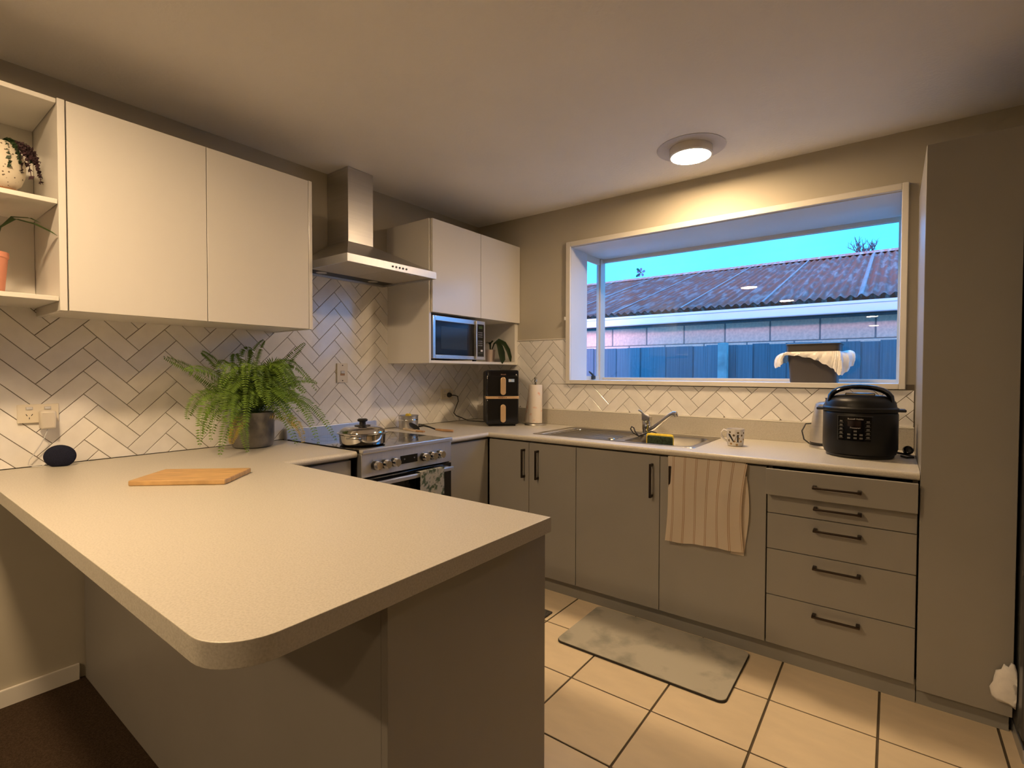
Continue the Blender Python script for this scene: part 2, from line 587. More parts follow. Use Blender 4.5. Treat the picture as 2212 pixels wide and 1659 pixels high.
def text_mesh(txt, size, depth=0.0004):
    cu = bpy.data.curves.new('lettering', 'FONT')
    cu.body = txt
    cu.size = size
    cu.align_x = 'CENTER'
    cu.align_y = 'CENTER'
    cu.extrude = depth
    to = bpy.data.objects.new('lettering', cu)
    C.objects.link(to)
    dg = bpy.context.evaluated_depsgraph_get()
    me = bpy.data.meshes.new_from_object(to.evaluated_get(dg))
    bpy.data.objects.remove(to)
    bpy.data.curves.remove(cu)
    return me


def text_part(name, txt, size, m, parent, mtx, depth=0.0004):
    me = text_mesh(txt, size, depth)
    me.transform(mtx)
    me.materials.clear()
    me.materials.append(MAT[m])
    o = bpy.data.objects.new(name, me)
    C.objects.link(o)
    o.parent = parent
    return o


BZ = 0.888          # worktop height
H = 2.4             # ceiling height
ZERO = (0, 0, 0)

# ================================================================== ROOM SHELL
XR = 5.3
YF = -11.4
wl = struct(obj('wall_left', B().box(-0.14, YF, 0, 0, 0.12, H), 'wall'))
wr = struct(obj('wall_right', B().box(XR, YF, 0, XR + 0.12, 0.12, H), 'wall'))
struct(obj('wall_front', B().box(-0.14, YF - 0.12, 0, XR + 0.12, YF, H), 'wall'))
WX0, WX1, WZ0, WZ1 = 0.835, 2.67, 1.192, 2.13       # rough opening of the box window
b = B()
b.box(0, 0, 0, WX0, 0.12, H).box(WX1, 0, 0, XR, 0.12, H)
b.box(WX0, 0, 0, WX1, 0.12, WZ0).box(WX0, 0, WZ1, WX1, 0.12, H)
wb = struct(obj('wall_back', b, 'wall'))
struct(obj('ceiling', B().box(-0.14, YF - 0.12, H, XR + 0.12, 0.14, H + 0.12), 'ceiling'))
fl = struct(obj('floor', B().box(-0.14, YF - 0.12, -0.12, XR + 0.12, 0.12, -0.004), 'floor_grout'))
# carpet of the dining side, kitchen side tiled
cp = obj('carpet', B().box(0, YF, -0.004, XR, -2.4685, 0.004), 'carpet')
cp['kind'] = 'stuff'
tag(cp, 'dark brown carpet on the floor left of the peninsula', 'carpet')

# floor tiles, one object each
PX, PY, GAP = 0.3385, 0.336, 0.0075
tile_me = {}
for i in range(-4, 9):
    for j in range(0, 6):
        x0 = 1.258 + PX * i
        y1 = -0.592 - PY * j
        y0 = y1 - PY
        x1 = x0 + PX
        x0c, x1c, y0c = max(x0, 0.0), min(x1, XR), max(y0, -2.468)
        if x1c - x0c < 0.03 or y1 - y0c < 0.03:
            continue
        b = B((x0, y1, 0))
        b.box(x0c + GAP / 2, y0c + GAP / 2, -0.004, x1c - GAP / 2, y1 - GAP / 2, 0.0, bev=0.0012, seg=1)
        o = obj('floor_tile', b, 'floor_tile', fl, smooth=0)
        o.location = (x0, y1, 0)

struct(obj('baseboard_left', B().box(0.0, YF, 0.0, 0.014, -2.486, 0.068, bev=0.004), 'casing'))


# ------------------------------------------------------------------ herringbone wall tiles
def clip(poly, ax, val, keep_less):
    out = []
    n = len(poly)
    for i in range(n):
        p, q = poly[i], poly[(i + 1) % n]
        ip = (p[ax] <= val) if keep_less else (p[ax] >= val)
        iq = (q[ax] <= val) if keep_less else (q[ax] >= val)
        if ip:
            out.append(p)
        if ip != iq:
            t = (val - p[ax]) / (q[ax] - p[ax])
            out.append(tuple(p[k] + t * (q[k] - p[k]) for k in (0, 1)))
    return out


def area(p):
    return 0.5 * abs(sum(p[i][0] * p[(i + 1) % len(p)][1] - p[(i + 1) % len(p)][0] * p[i][1] for i in range(len(p))))


def inset(poly, d):
    """shrink a convex polygon by d"""
    n = len(poly)
    cx = sum(p[0] for p in poly) / n
    cy = sum(p[1] for p in poly) / n
    sgn = sum(poly[i][0] * poly[(i + 1) % n][1] - poly[(i + 1) % n][0] * poly[i][1] for i in range(n))
    lines = []
    for i in range(n):
        p, q = poly[i], poly[(i + 1) % n]
        ex, ey = q[0] - p[0], q[1] - p[1]
        L = math.hypot(ex, ey)
        if L < 1e-7:
            continue
        nx, ny = (-ey / L, ex / L) if sgn > 0 else (ey / L, -ex / L)
        lines.append((nx, ny, nx * p[0] + ny * p[1] + d))
    out = poly_from(lines, cx, cy, n)
    return out


def poly_from(lines, cx, cy, n):
    big = [(cx - 1, cy - 1), (cx + 1, cy - 1), (cx + 1, cy + 1), (cx - 1, cy + 1)]
    for nx, ny, c in lines:
        res = []
        m = len(big)
        for i in range(m):
            p, q = big[i], big[(i + 1) % m]
            dp, dq = nx * p[0] + ny * p[1] - c, nx * q[0] + ny * q[1] - c
            if dp >= 0:
                res.append(p)
            if (dp >= 0) != (dq >= 0):
                t = dp / (dp - dq)
                res.append((p[0] + t * (q[0] - p[0]), p[1] + t * (q[1] - p[1])))
        big = res
        if len(big) < 3:
            return []
    return big


def tile_mesh(polys, to3d, parent, depth=0.008):
    b = B()
    ok = False
    for poly in polys:
        lo = inset(poly, 0.00115)
        hi = inset(poly, 0.0024)
        if len(lo) < 3 or area(lo) < 0.00012:
            continue
        if len(lo) != len(hi):
            hi = lo
        ok = True
        V = lambda p, d: b.bm.verts.new(to3d(p[0], p[1], d))
        a = [V(p, 0.0) for p in lo]
        m = [V(p, depth - 0.0013) for p in lo]
        t = [V(p, depth) for p in hi]
        n = len(lo)
        fs = [b.bm.faces.new(t)]
        for k in range(n):
            j = (k + 1) % n
            fs.append(b.bm.faces.new((a[k], a[j], m[j], m[k])))
            fs.append(b.bm.faces.new((m[k], m[j], t[j], t[k])))
        bmesh.ops.recalc_face_normals(b.bm, faces=fs)
        if fs[0].normal.dot(Vector(to3d(0, 0, 1)) - Vector(to3d(0, 0, 0))) < 0:
            bmesh.ops.reverse_faces(b.bm, faces=fs)
    if not ok:
        b.bm.free()
        return
    obj('wall_tile', b, 'tile', parent, smooth=0)


WW, LL = 0.0935 / 2, 0.2893 / 2      # half diagonals of tile width and length on the wall


def herringbone(ax, az, u0, u1, region, to3d, parent):
    n = 0
    i0 = int((u0 - ax) / (2 * LL)) - 2
    i1 = int((u1 - ax) / (2 * LL)) + 2
    for i in range(i0, i1 + 1):
        for k in range(-14, 16):
            a = (ax + i * 2 * LL, az + k * 2 * WW)
            t1 = [a, (a[0] + WW, a[1] + WW), (a[0] + WW + LL, a[1] + WW - LL), (a[0] + LL, a[1] - LL)]
            t2 = [a, (a[0] + WW, a[1] - WW), (a[0] + WW - LL, a[1] - WW - LL), (a[0] - LL, a[1] - LL)]
            for t in (t1, t2):
                ps = region(t)
                ps = [p for p in ps if len(p) >= 3 and area(p) > 0.0002]
                if ps:
                    tile_mesh(ps, to3d, parent)
                    n += 1
    return n


def rect(t, a0, a1, z0, z1):
    p = t
    for ax_, v, less in ((0, a0, False), (0, a1, True), (1, z0, False), (1, z1, True)):
        p = clip(p, ax_, v, less)
        if len(p) < 3:
            return []
    return p


def reg_left(t):
    cy = sum(p[0] for p in t) / 4
    if -1.72 < cy < -0.86:
        return [rect(t, -3.2, 0.0, BZ + 0.001, 1.84)]
    return [rect(t, -3.05, -0.001, BZ + 0.001, 1.50 if cy < -1.3 else 1.34)]


def reg_back(t):
    if max(q[0] for q in t) <= 0.812:
        return [rect(t, 0.001, 0.812, 0.998, 1.487)]
    if min(q[0] for q in t) >= 2.687:
        return [rect(t, 2.687, 2.718, 0.998, 1.20)]
    return [rect(t, 0.001, 2.718, 0.998, 1.174), rect(t, 0.001, 0.812, 1.174, 1.487)]


# grout beds are the skins the tiles are set into
obj('grout_bed', B().box(0, -3.05, BZ, 0.0035, -0.001, 1.50).box(0, -1.72, 1.5, 0.0035, -0.86, 1.84), 'grout', wl, smooth=0)
obj('grout_bed', B().box(0.004, -0.0035, 0.99, 0.812, 0, 1.487).box(0.812, -0.0035, 0.99, 2.718, 0, 1.174).box(2.687, -0.0035, 1.174, 2.718, 0, 1.20), 'grout', wb, smooth=0)
n1 = herringbone(-2.459, 1.443, -3.1, 0.0, reg_left, lambda y, z, d: Vector((d, y, z)), wl)
n2 = herringbone(0.662, 1.332, 0.0, 2.73, reg_back, lambda x, z, d: Vector((x, -d, z)), wb)
# tile edge trim on the window wall
struct(obj('trim_1', B().box(0.38, -0.011, 1.487, 0.812, 0, 1.4955, bev=0.002), 'casing'))

# ================================================================== BOX WINDOW
BY = 0.47
win = bpy.data.objects.new('window_1', None)
C.objects.link(win)
win.location = (WX0, 0, WZ0)
win['kind'] = 'structure'
o_ = win.location
# casing on the wall face
cx0, cx1, cz0, cz1 = 0.815, 2.684, 1.177, 2.155
ix0, ix1, iz0, iz1 = 0.849, 2.658, 1.204, 2.122
obj('casing', B(o_).box(cx0, -0.02, cz0, ix0, 0, cz1, bev=0.003), 'casing', win)
obj('casing', B(o_).box(ix1, -0.02, cz0, cx1, 0, cz1, bev=0.003), 'casing', win)
obj('casing', B(o_).box(ix0, -0.02, iz1, ix1, 0, cz1, bev=0.003), 'casing', win)
obj('casing', B(o_).box(ix0, -0.02, cz0, ix1, 0, iz0, bev=0.003), 'casing', win)
obj('casing_hook', B(o_).box(0.807, -0.030, 1.618, 0.8155, -0.018, 1.642, bev=0.002), 'trimwhite', win)
# linings of the box
LY = 0.225
obj('side_lining', B(o_).box(ix0 - 0.014, 0, iz0 - 0.012, ix0, LY, iz1 + 0.005), 'trimwhite', win)
obj('side_lining', B(o_).box(ix1, 0, iz0 - 0.012, ix1 + 0.012, LY, iz1 + 0.005), 'trimwhite', win)
obj('head_lining', B(o_).box(ix0 - 0.014, 0, iz1 - 0.004, ix1 + 0.012, BY + 0.05, iz1 + 0.03), 'trimwhite', win)
obj('sill', B(o_).box(ix0 - 0.014, 0, iz0 - 0.035, ix1 + 0.012, BY + 0.05, iz0 - 0.004, bev=0.003), 'trimwhite', win)
obj('roof_box', B(o_).box(WX0 - 0.05, 0.12, iz1 + 0.03, WX1 + 0.05, BY + 0.14, iz1 + 0.12), 'gutter', win)
obj('base_box', B(o_).box(WX0 - 0.02, 0.12, iz0 - 0.2, WX1 + 0.02, BY + 0.05, iz0 - 0.035), 'gutter', win)
# joinery
FX0, FX1 = ix0 - 0.004, ix1 + 0.004
fz0, fz1 = iz0 - 0.004, iz1 - 0.004
T = 0.024
b = B(o_)
b.box(FX0, BY, fz0, FX1, BY + 0.035, fz0 + 0.02, bev=0.002).box(FX0, BY, fz1 - T, FX1, BY + 0.035, fz1, bev=0.002)
b.box(FX1 - 0.012, BY, fz0 + 0.02, FX1, BY + 0.035, fz1 - T)
obj('frame', b, 'alu', win)
obj('corner_mullion', B(o_).box(FX0 - 0.012, BY - 0.042, fz0, FX0 + 0.010, BY + 0.035, fz1, bev=0.003), 'alu', win)
b = B(o_)
for sx in (FX0 - 0.010, FX1 - 0.002):
    b.box(sx, LY, fz0, sx + 0.012, BY - 0.042, fz0 + 0.03, bev=0.002).box(sx, LY, fz1 - 0.05, sx + 0.012, BY - 0.042, fz1, bev=0.002)
obj('side_sash', b, 'alu', win)
obj('sash_strip', B(o_).box(FX0 - 0.013, BY - 0.066, fz0 + 0.03, FX0 - 0.003, BY - 0.042, fz1 - 0.05), 'trimwhite', win)  # plain white strip beside the corner mullion
obj('pane', B(o_).box(FX0, BY + 0.012, fz0 + 0.015, FX1 - 0.01, BY + 0.017, fz1 - T + 0.004), 'glass', win, smooth=0)
obj('pane', B(o_).box(FX0 - 0.008, LY, fz0 + 0.02, FX0 - 0.004, BY - 0.05, fz1 - 0.04), 'glass', win, smooth=0)
obj('pane', B(o_).box(FX1 + 0.003, LY, fz0 + 0.02, FX1 + 0.007, BY - 0.05, fz1 - 0.04), 'glass', win, smooth=0)
b = B(o_)
b.box(FX0 - 0.002, 0.30, fz0 + 0.006, FX0 + 0.014, 0.35, fz0 + 0.032, bev=0.004)
b.tube([(FX0 + 0.008, 0.33, fz0 + 0.028), (FX0 + 0.012, 0.29, fz0 + 0.045), (FX0 + 0.012, 0.25, fz0 + 0.062)], [0.008, 0.008, 0.005], 8)
obj('window_latch', b, 'black', win)
# flower sticker on the inside of the big pane
st = thing('flower_sticker', 'small lilac flower sticker with two green leaves on the window glass', 'sticker', (1.153, BY + 0.0118, 1.988))
b = B()
fl_c = Vector((0, 0, 0))


def petal(b, ang, L, wd, y):
    d = Vector((math.cos(ang), 0, math.sin(ang)))
    s = Vector((-math.sin(ang), 0, math.cos(ang)))
    pts = []
    for k in range(14):
        a = 2 * PI * k / 14
        t = 0.5 - 0.5 * math.cos(a)
        pts.append(d * (0.006 + t * L) + s * (math.sin(a) * wd * (0.45 + 0.55 * t)) + Vector((0, y, 0)))
    b.bm.faces.new([b.bm.verts.new(p) for p in pts])


for k in range(5):
    petal(b, 0.3 + k * 2 * PI / 5, 0.028, 0.013, -0.001)
obj('petals', b, 'decal_p', st, smooth=0)
b = B()
petal(b, 2.35, 0.042, 0.012, -0.0004)
petal(b, 3.75, 0.042, 0.012, -0.0004)
obj('leaves', b, 'decal_g', st, smooth=0)
obj('flower_centre', B().lathe([(0, -0.0005), (0.006, -0.0005), (0.006, 0.0005), (0, 0.0005)], (0, -0.002, 0), 16,
                               Matrix.Rotation(PI / 2, 3, 'X')), 'decal_y', st, smooth=0)

# ================================================================== CEILING LIGHTS
def ceiling_light(x, y, label, group='round warm ceiling lights', k=1.0):
    t = thing('ceiling_light', label, 'ceiling light', (x, y, H), 0, group)
    obj('shade_disc', B().lathe([(0, 0), (0.165, 0), (0.167, -0.0025), (0, -0.003)], ZERO, 48), 'ceil_shade', t)  # grey disc painted as the shade ring that the lamp rim casts
    obj('rim', B().lathe([(0.090, -0.003), (0.104, -0.003), (0.105, -0.040), (0.0985, -0.0445), (0.0965, -0.0445), (0.0965, -0.039), (0, -0.039)],
                         ZERO, 48), 'lamp_rim', t)
    obj('diffuser', B().lathe([(0, -0.0392), (0.096, -0.0392), (0.0962, -0.0425), (0.090, -0.0440), (0.04, -0.0452), (0, -0.0455)], ZERO, 48),
        emit('lamp_diffuser', LAMP_COLOR, LAMP_STRENGTH * k), t)
    return t


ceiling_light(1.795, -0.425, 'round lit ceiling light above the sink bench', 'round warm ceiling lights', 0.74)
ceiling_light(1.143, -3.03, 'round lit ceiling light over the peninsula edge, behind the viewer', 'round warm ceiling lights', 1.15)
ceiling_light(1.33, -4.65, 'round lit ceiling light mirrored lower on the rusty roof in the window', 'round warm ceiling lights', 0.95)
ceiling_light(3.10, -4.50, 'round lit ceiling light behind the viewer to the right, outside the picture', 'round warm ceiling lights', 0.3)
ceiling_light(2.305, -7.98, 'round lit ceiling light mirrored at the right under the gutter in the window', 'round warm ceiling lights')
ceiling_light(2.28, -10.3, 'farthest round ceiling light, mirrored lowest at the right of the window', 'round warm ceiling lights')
#PART2

# ================================================================== WORKTOPS
def arc(cx, cy, r, a0, a1, n):
    return [(cx + r * math.cos(a0 + (a1 - a0) * k / n), cy + r * math.sin(a0 + (a1 - a0) * k / n)) for k in range(n + 1)]


def nose(d, zt, zb, n=8):
    """bullnose profile, d = 1 direction outward; returns (offset, z) from the back of the strip"""
    r = (zt - zb) / 2
    zc = (zt + zb) / 2
    return [(0, zb)] + [(0.025 - r + r * math.cos(-PI / 2 + PI * k / n), zc + r * math.sin(-PI / 2 + PI * k / n)) for k in range(n + 1)] + [(0, zt)]


ZB1, ZB2 = 0.85, 0.858
wt = thing('worktop', 'pale speckled laminate worktop of the peninsula with a rounded front corner', 'worktop', (0.9, -2.3, ZB1))
o_ = wt.location
b = B(o_)
poly = [(0.009, -2.767)] + arc(1.95 - 0.085, -2.767 + 0.085, 0.085, -PI / 2, 0, 10) + [(1.95, -1.978), (0.009, -1.978)]
b.prism(poly, 'z', ZB1, BZ, bev=0.0012)
obj('peninsula_slab', b, 'bench', wt, smooth=15)
b = B(o_)
b.box(0.009, -1.98, ZB2, 0.646, -1.626, BZ)
b.prism([(0.645 + p[0], p[1]) for p in nose(1, BZ, ZB2)], 'y', -1.985, -1.626)
obj('hob_side_slab', b, 'bench', wt, smooth=30)

wt2 = thing('worktop', 'pale speckled laminate worktop along the window wall, holding the sink', 'worktop', (1.4, -0.35, ZB2))
o_ = wt2.location
SX0, SX1, SY0, SY1 = 0.95, 1.845, -0.55, -0.10      # sink cut-out
b = B(o_)
b.box(0.009, -1.018, ZB2, 0.646, -0.654, BZ)
b.box(0.009, -0.654, ZB2, SX0, 0, BZ).box(SX1, -0.654, ZB2, 2.72, 0, BZ)
b.box(SX0, -0.654, ZB2, SX1, SY0, BZ).box(SX0, SY1, ZB2, SX1, 0, BZ)
b.prism([(-0.654 - p[0], p[1]) for p in nose(1, BZ, ZB2)], 'x', 0.648, 2.72)
b.prism([(0.645 + p[0], p[1]) for p in nose(1, BZ, ZB2)], 'y', -1.018, -0.66)
obj('slab', b, 'bench', wt2, smooth=30)
b = B(o_)
b.box(0.009, -0.022, BZ, 2.72, -0.001, 0.9905, bev=0.002)
obj('upstand', b, 'bench', wt2)
b = B(o_)
b.box(0.009, -0.0225, 0.9905, 2.72, -0.001, 0.9985, bev=0.002)
obj('upstand_cap', b, 'casing', wt2)

# ================================================================== BASE CABINETS
YD = -0.658     # door faces of the window run
ZK, ZT = 0.090, 0.848


def vhandle(parent, off, x, y, z0, z1):
    b = B(off)
    b.box(x - 0.005, y - 0.034, z0, x + 0.005, y - 0.024, z1, bev=0.0015)
    for z in (z0 + 0.007, z1 - 0.007):
        b.box(x - 0.005, y - 0.026, z - 0.006, x + 0.005, y, z + 0.006, bev=0.001)
    return obj('handle', b, 'bronze', parent)


def hhandle(parent, off, x0, x1, y, z):
    b = B(off)
    b.box(x0, y - 0.034, z - 0.004, x1, y - 0.025, z + 0.004, bev=0.0015)
    for x in (x0 + 0.007, x1 - 0.007):
        b.box(x - 0.0065, y - 0.027, z - 0.0065, x + 0.0065, y, z + 0.0065, bev=0.001)
    return obj('handle', b, 'bronze', parent)


def run_unit(x0, x1, label, doors):
    t = thing('base_cabinet', label, 'cabinet', ((x0 + x1) / 2, -0.33, 0))
    off = t.location
    b = B(off)
    b.box(x0 + 0.002, -0.636, ZK, x0 + 0.018, -0.03, 0.857).box(x1 - 0.018, -0.636, ZK, x1 - 0.002, -0.03, 0.857)
    b.box(x0 + 0.018, -0.636, ZK, x1 - 0.018, -0.03, ZK + 0.016).box(x0 + 0.018, -0.045, ZK, x1 - 0.018, -0.03, 0.857)
    b.box(x0 + 0.018, -0.636, 0.838, x1 - 0.018, -0.56, 0.857)
    obj('carcass', b, 'inside', t)
    obj('kickboard', B(off).box(x0, -0.6125, 0, x1, -0.597, ZK), 'grey_kick', t)
    for d0, d1, hx in doors:
        d = obj('door', B(off).box(d0 + 0.0015, YD, ZK, d1 - 0.0015, YD + 0.018, ZT, bev=0.0012, seg=1), 'grey', t)
        vhandle(d, off, hx, YD, 0.643, 0.81)
    return t


run_unit(0.655, 1.268, 'grey two door base cabinet in the corner beneath the air fryer and paper towel', [(0.657, 0.956, 0.925), (0.956, 1.268, 1.021)])
run_unit(1.268, 2.208, 'grey two door base cabinet under the sink with a towel over one door', [(1.268, 1.735, 1.697), (1.735, 2.208, 1.794)])
t = thing('drawer_unit', 'grey base unit of five drawers, the top one pulled slightly open', 'drawers', (2.46, -0.33, 0))
off = t.location
b = B(off)
x0, x1 = 2.208, 2.719
b.box(x0 + 0.002, -0.636, ZK, x0 + 0.018, -0.03, 0.857).box(x1 - 0.018, -0.636, ZK, x1 - 0.002, -0.03, 0.857)
b.box(x0 + 0.018, -0.636, ZK, x1 - 0.018, -0.03, ZK + 0.016).box(x0 + 0.018, -0.045, ZK, x1 - 0.018, -0.03, 0.857)
obj('carcass', b, 'inside', t)
obj('kickboard', B(off).box(x0, -0.6125, 0, 2.7205, -0.597, ZK), 'grey_kick', t)
for z0, z1, hz, dy in ((0.741, 0.850, 0.796, 0.044), (0.656, 0.738, 0.701, 0), (0.502, 0.653, 0.612, 0), (0.303, 0.499, 0.457, 0), (0.090, 0.300, 0.260, 0)):
    yy = YD - dy
    b = B(off).box(2.2115, yy, z0, 2.7155, yy + 0.018, z1, bev=0.0012, seg=1)
    if dy:
        b.box(2.24, yy + 0.018, z0 + 0.02, 2.252, -0.25, z1 - 0.03).box(2.675, yy + 0.018, z0 + 0.02, 2.687, -0.25, z1 - 0.03)
        b.box(2.252, yy + 0.018, z0 + 0.012, 2.675, -0.25, z0 + 0.02)
    d = obj('drawer', b, 'grey', t)
    hhandle(d, off, 2.384, 2.547, yy, hz)

# units either side of the cooker on the tiled wall
def hob_unit(y0, y1, label, name='base_cabinet'):
    t = thing(name, label, 'cabinet', (0.32, (y0 + y1) / 2, 0))
    off = t.location
    obj('carcass', B(off).box(0.03, y0, ZK, 0.63, y1, 0.857), 'grey', t)
    obj('kickboard', B(off).box(0.585, y0, 0, 0.60, y1, ZK), 'grey_kick', t)
    obj('door', B(off).box(0.632, y0 + 0.002, ZK, 0.650, y1 - 0.002, ZT, bev=0.0012, seg=1), 'grey', t)
    return t


hob_unit(-1.945, -1.645, 'grey base cabinet between the peninsula and the left side of the cooker')
hob_unit(-1.005, -0.660, 'grey corner base cabinet on the right side of the cooker')

# ------------------------------------------------------------------ peninsula cabinet
t = thing('peninsula_cabinet', 'grey panelled peninsula cabinet set back beneath the overhanging worktop', 'cabinet', (0.95, -2.2, 0))
off = t.location
obj('back_panel', B(off).box(0.016, -2.468, 0.0, 1.897, -2.450, 0.8495), 'grey', t)
obj('end_panel', B(off).box(1.897, -2.468, 0.0, 1.9155, -1.9515, 0.8495, bev=0.001, seg=1), 'grey', t)
obj('carcass', B(off).box(0.03, -2.449, ZK, 1.896, -1.985, 0.849), 'grey', t)
obj('kickboard', B(off).box(0.60, -2.02, 0, 1.896, -2.005, ZK), 'grey_kick', t)
for k, (a, c) in enumerate(((0.66, 1.07), (1.07, 1.48), (1.48, 1.894))):
    d = obj('door', B(off).box(a + 0.0015, -1.984, ZK, c - 0.0015, -1.967, 0.842, bev=0.0012, seg=1), 'grey', t)
    b = B(off)
    b.box(c - 0.06, -1.942, 0.643, c - 0.05, -1.932, 0.81, bev=0.0015)
    for z in (0.65, 0.803):
        b.box(c - 0.06, -1.967, z - 0.006, c - 0.05, -1.934, z + 0.006)
    obj('handle', b, 'bronze', d)

# ------------------------------------------------------------------ tall pantry
t = thing('tall_pantry', 'tall grey pantry cupboard at the right end of the window bench', 'cupboard', (2.85, -0.34, 0))
off = t.location
b = B(off).box(2.7215, -0.654, 0.08, 2.7385, -0.002, 2.078).box(2.96, -0.654, 0.08, 2.977, -0.002, 2.078)
b.box(2.7385, -0.654, 2.061, 2.96, -0.002, 2.078).box(2.7385, -0.654, 0.08, 2.96, -0.002, 0.1).box(2.7385, -0.02, 0.1, 2.96, -0.002, 2.061)
obj('carcass', b, 'grey', t)
obj('door', B(off).box(2.7215, -0.675, 0.082, 2.977, -0.656, 2.079, bev=0.0012, seg=1), 'grey', t)
obj('kickboard', B(off).box(2.7235, -0.6125, 0.0, 2.977, -0.597, 0.08), 'grey_kick', t)

# ------------------------------------------------------------------ fridge
t = thing('fridge', 'dark metal fridge at the right edge beside the tall pantry', 'fridge', (3.3, -0.45, 0))
off = t.location
obj('body', B(off).box(2.985, -0.70, 0.05, 3.68, -0.04, 1.78, bev=0.008), 'fridge', t)
obj('gasket', B(off).box(3.0, -0.712, 0.06, 3.665, -0.70, 1.77), 'gasket', t)
obj('door', B(off).box(2.985, -0.775, 0.60, 3.68, -0.712, 1.78, bev=0.01), 'fridge', t)
obj('drawer_front', B(off).box(2.985, -0.775, 0.06, 3.68, -0.712, 0.592, bev=0.01), 'fridge', t)
b = B(off).box(2.985, -0.79, 0.0, 2.992, -0.05, 0.045, bev=0.002).box(3.67, -0.79, 0.0, 3.68, -0.05, 0.045, bev=0.002)
b.box(2.992, -0.79, 0.01, 3.67, -0.782, 0.045)
obj('plinth_trim', b, 'fridge_trim', t)
b = B(off).tube([(3.62, -0.775, 0.75), (3.62, -0.82, 0.77), (3.62, -0.82, 1.35), (3.62, -0.775, 1.37)], 0.01, 10)
obj('handle', b, 'fridge_trim', t)

# ================================================================== WALL CABINETS
t = thing('wall_cabinet', 'white glossy two door wall cabinet between open shelves and range hood', 'cabinet', (0.18, -2.13, 1.463))
off = t.location
b = B(off)
b.box(0.0, -2.577, 1.478, 0.34, -1.675, 1.494).box(0.0, -2.577, 2.162, 0.34, -1.675, 2.178).box(0, -2.577, 1.494, 0.012, -1.675, 2.162)
obj('carcass', b, 'white_edge', t)
obj('side_panel', B(off).box(0.0, -2.597, 1.4625, 0.36, -2.577, 2.181, bev=0.001, seg=1), 'white', t)
obj('side_panel', B(off).box(0.0, -1.674, 1.4625, 0.36, -1.656, 2.181, bev=0.001, seg=1), 'white', t)
obj('door', B(off).box(0.342, -2.573, 1.4635, 0.3605, -2.1325, 2.1795, bev=0.001, seg=1), 'white', t)
obj('door', B(off).box(0.342, -2.1295, 1.4635, 0.3605, -1.6765, 2.1795, bev=0.001, seg=1), 'white', t)
obj('bottom_panel', B(off).box(0.0, -2.577, 1.466, 0.34, -1.675, 1.478), 'white_edge', t)

t = thing('open_shelves', 'white open shelf unit holding plant pots at the far left', 'shelves', (0.17, -2.85, 1.495))
off = t.location
for z0, z1 in ((2.164, 2.180), (1.8245, 1.8405), (1.4945, 1.5105)):
    obj('shelf', B(off).box(0.004, -3.08, z0, 0.352, -2.5985, z1, bev=0.001, seg=1), 'white_edge', t)
obj('back_panel', B(off).box(0.0005, -3.08, 1.5105, 0.004, -2.5985, 2.164), 'white_edge', t)
obj('side_panel', B(off).box(0.0005, -3.097, 1.463, 0.352, -3.081, 2.18, bev=0.001, seg=1), 'white_edge', t)

t = thing('microwave_cabinet', 'white two door wall cabinet with an open niche for the microwave', 'cabinet', (0.2, -0.455, 1.311))
off = t.location
obj('side_panel', B(off).box(0.0, -0.9086, 1.311, 0.391, -0.8906, 2.184, bev=0.001, seg=1), 'white', t)
obj('side_panel', B(off).box(0.0, -0.040, 1.311, 0.391, -0.0015, 2.184, bev=0.001, seg=1), 'white_edge', t)
b = B(off)
b.box(0.0, -0.8906, 2.168, 0.391, -0.04, 2.184).box(0.0, -0.8906, 1.622, 0.389, -0.04, 1.638)
b.box(0.0, -0.8906, 1.33, 0.010, -0.04, 2.168)
obj('carcass', b, 'white_edge', t)
obj('bottom_shelf', B(off).box(0.0, -0.8906, 1.3115, 0.391, -0.04, 1.3285, bev=0.001, seg=1), 'white_edge', t)
obj('door', B(off).box(0.392, -0.896, 1.6205, 0.4095, -0.4495, 2.1838, bev=0.001, seg=1), 'white', t)
obj('door', B(off).box(0.392, -0.4465, 1.6205, 0.4095, -0.0025, 2.1838, bev=0.001, seg=1), 'white', t)

# ================================================================== RANGE HOOD
t = thing('range_hood', 'stainless steel chimney range hood above the cooker', 'range hood', (0.25, -1.2535, 1.797))
off = t.location
y0, y1 = -1.556, -0.952
b = B(off).frustum((0.012, y0 + 0.004, 0.496, y1 - 0.004), 1.838, (0.012, -1.340, 0.2, -1.169), 1.985)
obj('canopy', b, 'steel', t, smooth=0)
b = B(off)
b.box(0.49, y0, 1.797, 0.5, y1, 1.8385, bev=0.0015)
b.box(0.012, y0, 1.797, 0.49, y0 + 0.008, 1.8385).box(0.012, y1 - 0.008, 1.797, 0.49, y1, 1.8385)
b.box(0.012, y0 + 0.008, 1.797, 0.03, y1 - 0.008, 1.8385)
obj('rim_band', b, 'steel_h', t)
b = B(off).box(0.002, -1.34, 1.975, 0.2, -1.169, 2.3985, bev=0.002)
obj('chimney', b, 'steel', t)
for a, c in ((y0 + 0.01, -1.2545), (-1.2525, y1 - 0.01)):
    f = obj('grease_filter', B(off).box(0.135, a, 1.806, 0.488, c, 1.816, bev=0.001, seg=1), 'filter', t)
    obj('filter_latch', B(off).box(0.43, (a + c) / 2 - 0.03, 1.8035, 0.45, (a + c) / 2 + 0.03, 1.8065, bev=0.001), 'steel', f)
obj('lamp_strip', B(off).box(0.03, y0 + 0.01, 1.808, 0.13, y1 - 0.01, 1.818), 'black_satin', t)
for y in (-1.43, -1.08):
    obj('hood_lamp', B(off).lathe([(0, 1.8065), (0.026, 1.8065), (0.03, 1.808), (0.03, 1.812), (0, 1.812)], (0.08, y, 0), 24), 'hood_lens', t)
